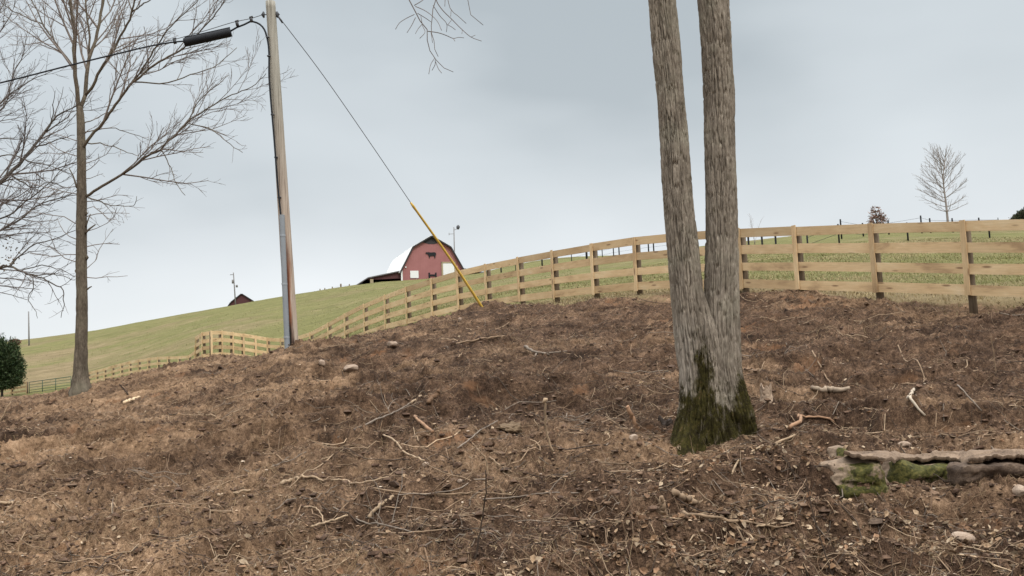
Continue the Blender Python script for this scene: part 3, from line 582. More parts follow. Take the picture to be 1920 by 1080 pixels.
LT = [ # main limbs, pixel line, start and end half-width in px, depth change
 ([(148, 214), (143, 160), (140, 120), (139, 61), (131, 0), (120, -120), (112, -260)], 4.6, 1.2, -.5),
 ([(153, 214), (160, 175), (164, 130), (168, 105), (178, 80), (186, 40), (194, 0), (205, -100), (212, -240)], 4.6, 1.0, .9),
 ([(168, 103), (166, 60), (163, 30), (160, 0), (157, -90), (150, -190)], 2.3, .8, .4),
 ([(160, 182), (175, 160), (185, 135), (205, 105), (222, 75), (238, 45), (248, 20), (252, 0), (258, -60), (270, -150)], 3.2, .9, -.8),
 ([(246, 25), (268, 8), (285, -4), (310, -25)], 1.6, .7, -.3),
 ([(154, 281), (168, 258), (190, 235), (210, 205), (230, 178), (248, 155), (259, 147), (289, 122), (322, 104), (348, 87), (365, 70), (407, 22), (422, 0), (440, -50)], 3.4, .8, -1.6),
 ([(256, 163), (315, 155), (352, 142), (400, 126), (444, 91)], 1.6, .7, .9),
 ([(248, 156), (274, 118), (296, 81), (315, 55), (340, 30), (370, 0), (385, -40)], 1.9, .7, -.9),
 ([(160, 369), (185, 353), (208, 340), (237, 322), (260, 305), (278, 292), (300, 281), (307, 274), (326, 255), (355, 226), (392, 202), (426, 181), (463, 167), (488, 150), (500, 138)], 2.9, .7, -1.0),
 ([(357, 224), (372, 190), (400, 165), (430, 140)], 1.3, .6, .6),
 ([(307, 283), (322, 318), (330, 344), (348, 366)], 1.1, .6, -.4),
 ([(350, 230), (400, 244), (426, 267), (455, 285)], 1.2, .6, -.6),
 ([(161, 267), (205, 273), (235, 284), (262, 293)], 1.4, .6, -.8),
 ([(140, 131), (120, 102), (103, 78), (90, 60), (78, 40), (70, 20), (58, 0), (40, -50)], 2.3, .8, .8),
 ([(80, 48), (60, 38), (40, 28), (20, 18), (0, 2), (-40, -30)], 1.4, .6, .4),
 ([(163, 371), (185, 376), (207, 385), (229, 386), (252, 384), (256, 368)], 1.3, .6, -.5),
 ([(157, 232), (172, 226), (195, 214), (222, 205)], 1.3, .6, .6),
 ([(157, 248), (185, 243), (210, 240), (245, 250), (280, 262)], 1.2, .6, 1.2)]
tw = B()
for pl, wa, wb, dz in LT:
    NEW = []; q, ra, rb = limb(pl, DT, wa * mp * .92, wb * mp * .8, max(14, len(pl) * 3), dz); q = q + np.concatenate([np.zeros((1, 3)), r0.normal(0, 0.008, (len(q) - 1, 3))])
    SEEN += NEW; bb = B(); add_tube(bb, q, np.linspace(ra, rb, len(q)), 8); bb.build('limb', MAT['bark'], t)
    ramify(tw, q, ra, rb, 3, r0, 3.3, 0.42, 0.045, 0.12, (0.4, 0.8), 0.14, 0.0038, 0.55, 2.1)
for y_ in np.linspace(250, 520, 20):       # sprouts straight from the trunk
    s_ = r0.choice([-1, 1]); c = P(152 + s_ * 8, y_, DT); q = wander(c, np.array([s_ * 1.0, r0.normal(0, .5), r0.uniform(-.2, .7)]), r0.uniform(.5, 1.3), 4, .04, .2, r0); add_tube(tw, q, np.linspace(.011, .005, 5), 4, None, False); ramify(tw, q, .01, .005, 2, r0, 4, .5, .02, .25, (.4, 1.0), .2, .004)
tw.build('crown', MAT['twig'], t)

SEEN = []
# --- the darker tree whose trunk stands outside the left edge
r0 = np.random.default_rng(5); DB = 24.0; mp = DB / FPX; gx = P(-190, 760, DB)
t = thing('bare_tree', (gx[0], gx[1], float(ground_z(gx[0], gx[1]))), 'darker leafless tree reaching its branches in from the left edge of the picture', 'tree')
b = B(); q = spline([P(-190, 790, DB), P(-188, 740, DB), P(-185, 600, DB), P(-178, 440, DB), P(-170, 250, DB), P(-160, 60, DB), P(-150, -150, DB)], 40); add_tube(b, q, np.interp(np.linspace(0, 1, 40), [0, .06, .15, .7, 1], [.4, .3, .24, .17, .07]), 18); b.build('trunk', MAT['dbark'], t)
LB = [
 ([(-180, 520), (-80, 410), (0, 342), (18, 325), (44, 300), (61, 275), (83, 250), (107, 218), (139, 200), (165, 188)], 8, .9, .6),
 ([(-180, 540), (-80, 470), (0, 432), (33, 415), (62, 390), (86, 379), (119, 369), (143, 365)], 4, .9, .9),
 ([(-180, 500), (-70, 440), (0, 412), (24, 400), (44, 381), (80, 354), (110, 325), (128, 300)], 3, .7, -.5),
 ([(-180, 590), (-80, 535), (0, 502), (15, 499), (36, 481), (59, 461), (98, 449), (142, 432)], 3.3, .8, .4),
 ([(-20, 506), (15, 499), (38, 508), (59, 515), (80, 521), (100, 532), (118, 544), (120, 564), (115, 594)], 2.6, .7, -.2),
 ([(59, 515), (98, 514), (142, 526)], 1.4, .6, .3), ([(40, 503), (80, 498), (118, 507), (140, 520)], 1.3, .6, .5),
 ([(62, 517), (62, 541), (52, 558), (65, 579), (71, 597)], 1.1, .5, -.2), ([(-150, 560), (-60, 545), (0, 548), (18, 552), (50, 561)], 1.6, .6, .2),
 ([(-60, 380), (0, 345), (18, 336), (53, 339), (86, 333)], 2.4, .7, -.7), ([(-170, 300), (-70, 270), (0, 260), (28, 260), (60, 261), (90, 268)], 2.0, .7, .6),
 ([(-175, 330), (-80, 260), (0, 194), (17, 178), (36, 164), (70, 145), (100, 135)], 2.6, .7, -.6), ([(-170, 260), (-70, 230), (0, 208), (28, 133), (44, 100), (50, 60)], 2.2, .7, .6),
 ([(61, 276), (80, 272), (111, 261), (139, 253)], 1.9, .7, .4), ([(83, 252), (95, 232), (100, 200), (104, 170)], 1.5, .6, -.4), ([(-165, 200), (-70, 130), (0, 60), (20, 30), (28, 0), (36, -40)], 2.2, .7, .2),
 ([(-160, 150), (-80, 90), (0, 20), (20, -20)], 2, .7, .7), ([(18, 326), (40, 340), (62, 352), (95, 340), (120, 352)], 1.8, .6, .3), ([(-20, 300), (20, 290), (50, 300), (90, 310), (130, 325)], 1.5, .6, -.4)]
tw = B()
for i_, (pl, wa, wb, dz) in enumerate(LB):
    NEW = []; q, ra, rb = limb(pl, DB, wa * mp * .9, wb * mp * .8, max(14, len(pl) * 3), dz); q = q + np.concatenate([np.zeros((1, 3)), r0.normal(0, 0.010, (len(q) - 1, 3))])
    SEEN += NEW; bb = B(); add_tube(bb, q, np.linspace(ra, rb, len(q)), 8); bb.build('limb', MAT['dbark'], t)
    ramify(tw, q, ra, rb, 3, r0, 3.5, 0.40, 0.045, 0.15, (0.4, 0.9), 0.22, 0.0038, 0.55, 1.9)
tw.build('crown', MAT['dtwig'], t)
lf = B()
for i in range(75):
    c = P(r0.normal(18, 16), r0.normal(478, 18), DB + r0.normal(0, .3)); u = norm(r0.normal(0, 1, 3)) * r0.uniform(.02, .045); v = norm(np.cross(u, r0.normal(0, 1, 3))) * .02
    lf.add([c - u, c + v, c + u + v * .3, c - v], [[(0, 1, 2, 3)]], np.array([0.10, 0.075, 0.05]) * r0.uniform(.6, 1.5))
lf.build('dead_leaves', MAT['litter'], t)

SEEN = []
# --- twin-trunk tree
r0 = np.random.default_rng(9); base = hit(1335, 838, 8, 20); DW = 12.35; mp = DW / FPX
t = thing('twin_trunk_tree', (base[0], base[1], base[2]), 'large tree with two ridged grey trunks joined above a mossy base', 'tree')
PT = [None]
def big_trunk(name, prof, D, seed, rootpx):
    y_ = np.array([p[1] for p in prof], float); order = np.argsort(-y_); pr = [prof[i] for i in order]
    cpts = np.array([P(p[0], p[1], D + (p[3] if len(p) > 3 else 0)) for p in pr]); rad = np.array([p[2] * mp for p in pr])
    d = np.concatenate([[0], np.cumsum(np.linalg.norm(np.diff(cpts, axis=0), axis=1))]); L = d[-1]
    nv = int(L / 0.013); ka = 300; cs = spline(cpts, nv); rs_ = np.interp(np.linspace(0, L, nv), d, rad)
    a = np.arange(ka) * 2 * PI / ka; A_, S_ = np.meshgrid(a, np.linspace(0, L, nv)); R_ = rs_[:, None] * np.ones_like(A_)
    cx = np.cos(A_); sx = np.sin(A_)
    # interlaced bark ridges: long wavering furrows that fork and meet
    wv = 0.35 * fbm(cx * 2.5, sx * 2.5, S_ * 2.2 + seed, 2); k1 = 8.0
    n1 = vnoise(cx * k1 + wv + seed * 3.1, sx * k1 - wv, S_ * 3.4) + .22 * vnoise(cx * 13, sx * 13 + seed, S_ * 6)
    n2 = vnoise(cx * 15 + wv * 1.5 + 40, sx * 15, S_ * 6.5 + seed) + .2 * vnoise(cx * 22, sx * 22, S_ * 11)
    f1 = np.exp(-(n1 / .15) ** 2); f2 = np.exp(-(n2 / .19) ** 2)
    hg = 0.022 - 0.024 * f1 - 0.014 * f2 + 0.003 * vnoise(cx * 26, sx * 26, S_ * 22) + 0.02 * fbm(cx * 1.6, sx * 1.6, S_ * 1.3 + seed, 2)
    PT[0] = (.5 + .5 * vnoise(cx * 7 + wv, sx * 7, S_ * 3.0 + seed)).ravel()
    z_ = cs[:, 2][:, None]; gl = z_ - base[2]
    flare = np.exp(-np.clip(gl, -0.5, 9) / 0.26) * (0.05 + 0.08 * np.maximum(0, np.cos(3 * A_ + rootpx)) + 0.05 * fbm(cx * 3, sx * 3, seed, 2))
    R2 = R_ + hg - 0.019 + np.clip(flare, 0, 0.25)
    V = cs[:, None, :] + np.stack([cx * R2, sx * R2, np.zeros_like(R2)], -1)
    V = V.reshape(-1, 3); jj = np.arange(ka)[None]; ii = np.arange(nv - 1)[:, None] * ka
    Fq = np.stack([ii + jj, ii + (jj + 1) % ka, ii + ka + (jj + 1) % ka, ii + ka + jj], -1).reshape(-1, 4)
    return V, Fq, cs, nv, ka
prL = [(1236, -180, 25), (1239, -60, 26), (1241.5, 0, 25.5), (1250.5, 100, 27), (1259.5, 200, 26), (1264, 260, 27), (1269.5, 360, 27.5), (1277.5, 450, 29), (1286, 540, 30.5), (1295, 620, 31.5), (1303, 700, 30), (1306, 755, 31), (1305, 790, 37), (1301, 825, 39, -.05), (1298, 900, 43, -.05)]
prR = [(1325, -180, 29), (1333, -60, 30), (1337.5, 0, 30.5), (1344, 100, 29), (1349, 200, 29), (1349.5, 260, 29), (1352, 360, 29.5), (1353, 450, 30.5), (1353.5, 540, 32), (1354, 620, 33.5), (1356, 700, 34.5), (1363, 745, 40), (1368, 780, 44), (1366, 820, 45, .1), (1362, 900, 48, .1)]
prM = [(1316, 548, 5, .05), (1319, 575, 13, .02), (1322, 610, 20, -.03), (1325, 660, 25, -.06), (1328, 720, 28, -.08), (1331, 780, 34, -.10), (1334, 830, 40, -.06), (1336, 900, 46, -.06)]
def above(pr, top):   # carry the trunk on beyond the frame
    (x, y, w), (x2, y2, w2) = pr[0][:3], pr[2][:3]
    return [(x + (x - x2) * 1.8, -700, w * .8), (x + (x - x2) * 3.2, -1150, w * .55)][::-1] + pr
b = B(); tops = []
mossP = []
for pr, sd, rp in ((prL, 2, 0.4), (prR, 7, 2.2), (prM, 12, 1.2)):
    V, Fq, cs, nv, ka = big_trunk('trunk', above(pr, 0) if sd != 12 else pr, DW + (0.06 if sd == 7 else 0.0), sd, rp)
    if sd != 12: tops.append(cs)
    # moss mask: ragged tide line, higher in the seam and on the right flank
    vx = (V - np.array([0, 0, ZC])); pxx = 960 + FPX * (vx @ _r) / (vx @ _f); h = V[:, 2] - base[2]
    edge = np.interp(pxx, [1255, 1268, 1285, 1300, 1318, 1332, 1345, 1360, 1375, 1388, 1400, 1420], [0.78, 0.86, 0.74, 0.78, 1.12, 0.86, 0.60, 0.55, 0.58, 0.80, 0.92, 0.92])
    mz = np.clip(0.5 + (edge - h) * 1.5 + 0.75 * fbm(V[:, 0] * 7, V[:, 1] * 7, V[:, 2] * 3.2, 4), 0, 1)
    pale = smooth(1.7, 1.2, h) * smooth(0.3, 0.75, h) * (smooth(1320, 1285, pxx)) * 0.9
    b.add(V, [Fq], np.stack([mz, pale, PT[0]], 1))
    sel = np.where((mz > 0.55) & (h > -0.05))[0]; mossP.append(V[sel])
b.build('trunk', MAT['twin'], t)
mo = B(); allm = np.concatenate(mossP)
pick = allm[r0.integers(0, len(allm), 6500)]; cen = P(1335, 800, DW)
dirs = pick - cen; dirs[:, 2] = np.abs(dirs[:, 2]) * .2 + .08; dirs /= np.linalg.norm(dirs, axis=1)[:, None]; dirs = dirs + r0.normal(0, .55, dirs.shape)
sz = r0.uniform(.006, .017, len(pick))[:, None]; sd = r0.normal(0, 1, pick.shape); sd /= np.linalg.norm(sd, axis=1)[:, None]
Vm = np.stack([pick - sd * sz * .35, pick + sd * sz * .35, pick + dirs * sz], 1).reshape(-1, 3); cm = np.repeat(np.array([0.030, 0.026, 0.007]) * r0.uniform(.4, 1.6, (len(pick), 1)) + np.array([.02, .006, 0]) * r0.uniform(0, 1, (len(pick), 1)), 3, 0)
mo.add(Vm, [np.arange(len(Vm)).reshape(-1, 3)], cm); mo.build('moss', MAT['blade'], t)
DH = 11.6; mp = DH / FPX; HB = [
 ([(1238, -430), (1130, -520), (980, -460), (850, -330), (775, -180), (752, -60), (766.7, 0), (777, 15), (781, 31), (792, 44), (802, 58.5), (801, 71), (802, 83), (815.6, 110), (828, 122), (841, 135), (850, 135)], 11, .5),
 ([(815, 109), (808, 120), (804, 139)], .6, .4), ([(816, 112), (816, 120), (810, 132)], .6, .4), ([(817, 116), (822, 129), (828, 137)], .6, .4),
 ([(802, 58.5), (824, 62), (838, 67), (850, 72), (860, 70), (870, 71)], .9, .45), ([(850, 72), (853, 77)], .7, .4),
 ([(850, -330), (835, -150), (822, -40), (817, 0), (812, 15), (810, 40), (808, 59), (813, 71), (815, 92), (821.5, 106)], 2.2, .5),
 ([(820, -25), (818.5, 1.5), (829, 18), (847, 36), (867, 56), (884, 70), (903, 77)], 1.0, .5), ([(867, 56), (866, 63)], .5, .4),
 ([(835, -120), (838, -30), (840, 0), (846, 19), (860, 31), (874, 44)], .9, .45), ([(846, 19), (845, 31)], .6, .4), ([(980, -440), (920, -200), (880, -40), (877, 0), (884, 30), (906, 47)], 1.6, .5),
 ([(777, 27), (759, 36), (749, 43), (741.5, 55)], .7, .4), ([(779, 33), (771, 49), (763, 61.5)], .7, .4), ([(779, 12), (795, 19), (807, 27), (820, 40), (828, 57)], .8, .4), ([(783, 25), (798, 34), (808, 41)], .7, .4), ([(777, 10), (793, 0), (810, -18)], .9, .5),
 ([(791, 46), (784, 54), (779, 63)], .6, .4), ([(789, 30), (793, 50), (797, 60), (787, 72)], .6, .4), ([(812, 10), (825, 30), (838, 46), (837, 60)], .7, .4), ([(838, 46), (846, 50), (854, 56)], .5, .4), ([(847, 37), (840, 46)], .5, .4), ([(835, -8), (834, 12)], .9, .5), ([(808, 60), (811, 80)], .6, .5), ([(884, 69), (891, 66)], .5, .4)]
hb = B()
for pl, wa, wb in HB:
    q, ra, rb = limb(pl, DH, wa * mp, max(wb, .55) * mp, max(6, len(pl) * 3), r0.normal(0, .12) if len(pl) < 12 else 0); q[0] = q[0]
    n_ = len(q); rad = np.linspace(ra, rb, n_) if len(pl) < 12 else np.interp(np.linspace(0, 1, n_), [0, .35, .62, .75, 1], [ra, ra * .5, ra * .16, ra * .13, rb])
    if len(pl) == 17: q[0] = tops[0][np.argmin(abs(tops[0][:, 2] - q[0][2]))]
    add_tube(hb, q, rad, 6)
hb.build('hanging_branch', MAT['dtwig'], t)
hb = B()
for cs in tops:
    top = cs[-1] if cs[-1][2] > cs[0][2] else cs[0]
    for j in range(4):
        q = wander(top - np.array([0, 0, r0.uniform(0, .8)]), np.array([r0.normal(0, .7), r0.normal(0, .7), .9]), r0.uniform(2, 3.5), 8, .05, .1, r0); add_tube(hb, q, np.linspace(.07, .012, 9), 8); ramify(hb, q, .05, .012, 2, r0, 1.6, .5, .06, .16)
hb.build('crown', MAT['twig'], t)

# --- small bare tree on the right-hand skyline
def lone_tree(px, pyb, pyt, D, half, seed, name, label, mat, nl=26, lev=3):
    r0 = np.random.default_rng(seed); c = P(px, pyb, D); gz_ = float(ground_z(c[0], c[1])); top = P(px - 5, pyt, D); t = thing(name, (c[0], c[1], gz_), label, 'tree'); Hh = top[2] - gz_; W = half * D / FPX
    cs = spline([np.array([c[0], c[1], gz_ - .2]), np.array([c[0] - .02, c[1], gz_ + Hh * .3]), np.array([c[0] - .08, c[1], gz_ + Hh * .65]), top], 20)
    b = B(); add_tube(b, cs, np.interp(np.linspace(0, 1, 20), [0, .05, .4, 1], [.15, .11, .075, .012]) * Hh / 7, 8); b.build('trunk', mat, t); tw = B()
    for i in range(nl):
        f = 0.26 + 0.70 * (i + r0.uniform(0, .8)) / nl; q0 = cs[int(f * 19)]; a = r0.uniform(0, 2 * PI) if i % 2 else r0.choice([0, PI]) + r0.normal(0, .4); el = 0.05 + 1.25 * max(0, f - .28) ** .62 + r0.normal(0, .08)
        Lb = W * np.interp(f, [.26, .36, .5, .65, .8, .96], [.7, 1.0, 1.25, 1.25, .95, .4]) * r0.uniform(.8, 1.12)
        q = wander(q0, np.array([math.cos(a) * math.cos(el), math.sin(a) * math.cos(el), math.sin(el)]), Lb, 6, .075, .06, r0); add_tube(tw, q, np.linspace(.030, .010, 7) * Hh / 7, 4, None, False); ramify(tw, q, .03, .008, lev - 1, r0, 3.6, .42, .06, .12, (.35, .7), .2, .0068, .1)
    tw.build('crown', mat, t); return t
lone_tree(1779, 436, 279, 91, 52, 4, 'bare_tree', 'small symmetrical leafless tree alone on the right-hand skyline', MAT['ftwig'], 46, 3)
r0 = np.random.default_rng(3); c = P(1415, 459, 104); gz_ = float(ground_z(c[0], c[1])); t = thing('bare_sapling', (c[0], c[1], gz_), 'spindly bare sapling just right of the twin trunks, above the fence', 'sapling'); b = B()
for dx in (-.25, .05, .3): q = wander(np.array([c[0], c[1], gz_ - .1]), np.array([dx, 0, 1]), 3.0, 7, .02, .07, r0); add_tube(b, q, np.linspace(.02, .008, 8), 4); ramify(b, q, .015, .008, 2, r0, 1.6, .35, .05, .1, (.3, .7), .3, .007)
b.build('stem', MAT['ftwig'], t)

# --- leafy trees: many small leaf faces through the crown
def leafy(name, label, cat, px, pyb, D, blobs, cols, nleaf, size, seed, stem=True, up=0.2):
    r0 = np.random.default_rng(seed); c = P(px, pyb, D); gz_ = float(ground_z(c[0], c[1])); t = thing(name, (c[0], c[1], gz_), label, cat); m = D / FPX
    b = B(); tot = sum(w * h * w for _, _, w, h in blobs)
    zmax = max(P(x, y - h, D)[2] for x, y, w, h in blobs)
    if stem:
        sb = B(); add_tube(sb, spline([np.array([c[0], c[1], gz_ - .2]), np.array([c[0], c[1], gz_ + (zmax - gz_) * .85])], 8), np.linspace(.11, .03, 8) * max(.5, (zmax - gz_) / 5), 7); 
        for x, y, w, h in blobs: sb2 = P(x, y, D); add_tube(sb, spline([np.array([c[0], c[1], gz_ + .35 * (sb2[2] - gz_)]), sb2], 5), np.linspace(.045, .02, 5), 5)
        sb.build('trunk', MAT['dbark'], t)
    for x, y, w, h in blobs:
        n = int(nleaf * w * h * w / tot); q = P(x, y, D); d = r0.normal(0, 1, (n, 3)); d /= np.linalg.norm(d, axis=1)[:, None]; rad = r0.uniform(.25, 1.0, (n, 1)) ** .5
        lump = 1 + .40 * vnoise(d[:, 0] * 3 + seed, d[:, 1] * 3, d[:, 2] * 3)[:, None] + .26 * vnoise(d[:, 0] * 8 + seed, d[:, 1] * 8, d[:, 2] * 8)[:, None]
        p = q + d * rad * lump * np.array([w * m, w * m, h * m]); out = d + np.array([0, 0, up]) + r0.normal(0, .5, (n, 3)); out /= np.linalg.norm(out, axis=1)[:, None]
        sd = np.cross(out, r0.normal(0, 1, (n, 3))); sd /= np.linalg.norm(sd, axis=1)[:, None]; L = size * r0.uniform(.6, 1.5, (n, 1))
        Vl = np.stack([p - sd * L * .22, p + sd * L * .22, p + out * L + sd * L * .12, p + out * L * 1.0 - sd * L * .08], 1).reshape(-1, 3)
        cc = np.array(cols)[r0.integers(0, len(cols), n)] * r0.uniform(.7, 1.35, (n, 1)); b.add(Vl, [np.arange(4 * n).reshape(-1, 4)], np.repeat(cc, 4, 0))
    b.build('crown', MAT['needle'], t); return t
leafy('evergreen_tree', 'dark green evergreen tree at the left edge in front of the hill', 'tree', 4, 728, 93, [(2, 690, 38, 34), (-25, 670, 36, 42), (14, 664, 22, 28), (24, 697, 20, 18), (-30, 708, 46, 22), (-4, 644, 13, 16), (12, 712, 28, 14), (30, 680, 15, 16), (24, 660, 11, 12), (2, 720, 36, 10), (33, 704, 12, 10)], [(.035, .058, .020), (.050, .075, .030), (.022, .040, .016), (.06, .075, .035)], 42000, .15, 1)
leafy('bush', 'small rusty brown bush on the far left skyline beside the evergreen', 'bush', 28, 652, 208, [(25, 643, 8, 6), (32, 642, 6, 5.5)], [(.17, .10, .065), (.22, .14, .09), (.11, .07, .05)], 1500, .22, 2)
leafy('small_tree', 'small russet-leaved tree on the skyline left of the lone bare tree', 'tree', 1645, 440, 93, [(1645, 414, 17, 10), (1643, 403, 13, 8), (1641, 393, 9, 7), (1652, 408, 10, 6)], [(.20, .125, .10), (.15, .10, .08), (.26, .17, .14)], 700, .17, 3)
leafy('evergreen_tree', 'dark evergreen crown at the right edge of the skyline', 'tree', 1916, 433, 98, [(1918, 410, 17, 13), (1906, 414, 11, 8), (1926, 402, 10, 13)], [(.035, .052, .024), (.055, .07, .035), (.10, .07, .055)], 7000, .14, 4)

# ------------------------------------------------------------------ barns
def barn_frame(px, py, D, rightv):
    o = P(px, py, D); R = norm(np.array([rightv[0], rightv[1], 0])); back = np.array([-R[1], R[0], 0]); return o, R, back, np.array([0, 0, 1.0])
DBn = 186.0; o, R, K, Zv = barn_frame(811.5, 527, DBn, (0.956, 0.295)); gzb = float(ground_z(o[0], o[1]))
m = DBn / FPX; sx = 1.0 / 0.956
hp = 84 * m; hk = 63.5 * m; he = 21 * m; wk = 34.3 * m * sx; we = 57.5 * m * sx; low = -3.0; Lb = 18.0
t = thing('barn', (o[0], o[1], gzb), 'red gambrel barn with white roof and black cow emblem on the hilltop', 'barn')
pl = lambda u, v, w=0.0: o + R * u + Zv * v + K * w
prof = [(-we, low), (-we, he), (-wk, hk), (0, hp), (wk, hk), (we, he), (we, low)]
b = B(); V = [pl(u, v, 0) for u, v in prof] + [pl(u, v, Lb) for u, v in prof]; b.add(V, [[tuple(range(7))], [tuple(range(13, 6, -1))], [(0, 7, 8, 1), (5, 12, 13, 6)]]); b.build('wall', MAT['red'], t, False)
b = B(); th_ = .16; rp = [(-we - .3, he - .55), (-wk - .05, hk + .12), (0, hp + .15), (wk + .05, hk + .12), (we + .3, he - .55)]
for (u1, v1), (u2, v2) in zip(rp[:-1], rp[1:]):
    nrm = norm(np.array([-(v2 - v1), (u2 - u1)])) * th_
    q = [(u1, v1), (u2, v2), (u2 + nrm[0], v2 + nrm[1]), (u1 + nrm[0], v1 + nrm[1])]
    V = [pl(u, v, -.35) for u, v in q] + [pl(u, v, Lb + .3) for u, v in q]; b.add(V, [[(0, 1, 2, 3), (7, 6, 5, 4), (0, 4, 5, 1), (1, 5, 6, 2), (2, 6, 7, 3), (3, 7, 4, 0)]])
b.build('roof', MAT['white'], t, False)
b = B()
for (u1, v1), (u2, v2) in zip(rp[:-1], rp[1:]): add_box(b, pl((u1 + u2) / 2, (v1 + v2) / 2 - .04, -.42), (R * (u2 - u1) + Zv * (v2 - v1)) / 2, K * .06, norm(-R * (v2 - v1) + Zv * (u2 - u1)) * .12)
b.add([pl(-1.6, hp - .95, -.05), pl(0, hp, -.05), pl(1.6, hp - .95, -.05), pl(0.5, hp - 1.25, -.05), pl(-.5, hp - 1.25, -.05)], [[(0, 4, 3, 2, 1)]]); b.build('barge_board', MAT['droof'], t, False)
def bpx(x, y): return (x - 811.5) * m * sx, (527 - y) * m
def panel(name, x0, y0, x1, y1, mat, d=-.06, parent=None):
    u0, v0 = bpx(x0, y1); u1, v1 = bpx(x1, y0); b = B(); add_box(b, pl((u0 + u1) / 2, (v0 + v1) / 2, d), R * (u1 - u0) / 2, K * .05, Zv * (v1 - v0) / 2); return b.build(name, mat, t, False)
panel('window', 770.5, 507.3, 785.5, 521, MAT['offwhite']); w_ = panel('garage_door', 831, 493.5, 852, 519, MAT['offwhite'])
for q in ((828.2, 490.8, 831, 526), (828.2, 490.6, 854.5, 493.4), (852, 493.5, 854.5, 526)): panel('door_trim', *q, MAT['tanwood'], -.1)
for q in ((804, 511, 806.5, 521.5), (816.2, 511, 818.7, 521.5), (806.5, 514.5, 816.2, 517.5)): panel('door_brace', *q, MAT['dark'], -.08)
panel('corner_trim', 753.6, 507, 756.4, 528, MAT['offwhite'], -.1)
panel('wall_lamp', 761.5, 499, 763.8, 501.5, MAT['offwhite'], -.12)
cow = [(800, 473.3), (801.2, 472.2), (802.6, 472.6), (804, 472), (806, 472.2), (809, 472.7), (813, 472.4), (816.5, 472.2), (818.4, 472.9), (819, 475), (818.9, 478.6), (818.2, 478.7), (818.1, 476), (817.7, 478), (817.6, 483), (815.8, 483), (815.7, 479.6), (814.6, 478.8), (810.5, 479.4), (807.8, 479.2), (807.6, 483), (806, 483), (805.8, 479), (804.6, 477.6), (803.6, 475.6), (802.4, 475.6), (800.8, 475.2)]
b = B(); n_ = len(cow); V = [pl(*bpx(x, y), -.12) for x, y in cow] + [pl(*bpx(x, y), -.03) for x, y in cow]; b.add(V, [[tuple(range(n_))[::-1]], [(i, (i + 1) % n_, n_ + (i + 1) % n_, n_ + i) for i in range(n_)]]); b.build('cow_emblem', MAT['black_paint'], t, False)
# lean-to sheds on both flanks
b = B(); uL0, vL0 = bpx(754.5, 508); uL1, vL1 = bpx(694, 520.5); uL2, vL2 = bpx(674, 533.5)
for (u1, v1), (u2, v2) in (((uL0, vL0), (uL1, vL1)), ((uL1, vL1), (uL2, vL2))):
    V = [pl(u1, v1, -.1), pl(u2, v2, -.1), pl(u2, v2 + .18, -.1), pl(u1, v1 + .18, -.1)]; V += [v + K * 12 for v in V]; b.add(V, [[(0, 1, 2, 3), (7, 6, 5, 4), (0, 4, 5, 1), (1, 5, 6, 2), (2, 6, 7, 3), (3, 7, 4, 0)]])
b.build('lean_to_roof', MAT['shed'], t, False); b = B()
uR0, vR0 = bpx(870, 505); uR1, vR1 = bpx(911, 514); V = [pl(uR0, vR0, -.1), pl(uR1, vR1, -.1), pl(uR1, vR1 + .2, -.1), pl(uR0, vR0 + .2, -.1)]; V += [v + K * 12 for v in V]; b.add(V, [[(3, 2, 1, 0), (4, 5, 6, 7), (1, 5, 4, 0), (2, 6, 5, 1), (3, 7, 6, 2), (0, 4, 7, 3)]])
b.build('lean_to_roof', MAT['shed'], t, False)
b = B(); V = [pl(uL0, vL0 - .05, .3), pl(uL1, vL1 - .05, .3), pl(uL1, vL1 - .25, .3), pl(uL0, vL0 - 1.2, .3)]; V += [v + K * .08 for v in V]; b.add(V, [[(0, 1, 2, 3), (7, 6, 5, 4), (2, 6, 7, 3), (0, 4, 5, 1)]]); b.build('lean_to_fascia', MAT['dred'], t, False)
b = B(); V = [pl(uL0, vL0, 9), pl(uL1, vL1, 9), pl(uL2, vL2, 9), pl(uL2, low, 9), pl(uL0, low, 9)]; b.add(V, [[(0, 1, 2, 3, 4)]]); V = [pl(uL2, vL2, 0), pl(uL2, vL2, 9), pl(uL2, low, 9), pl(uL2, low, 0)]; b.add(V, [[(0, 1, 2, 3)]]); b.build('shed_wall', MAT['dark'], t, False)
for x_ in (701, 683):
    u_, v_ = bpx(x_, 522 if x_ > 690 else 528); b = B(); add_box(b, pl(u_, (v_ + low) / 2, .15), R * (.28 if x_ > 690 else .1), K * .1, Zv * (v_ - low) / 2); b.build('shed_post', MAT['tanwood'] if x_ > 690 else MAT['dark'], t, False)
for x_ in (890, 909): u_, v_ = bpx(x_, 512); b = B(); add_box(b, pl(u_, (v_ + low) / 2, .2), R * .1, K * .1, Zv * (v_ - low) / 2); b.build('shed_post', MAT['dark'], t, False)

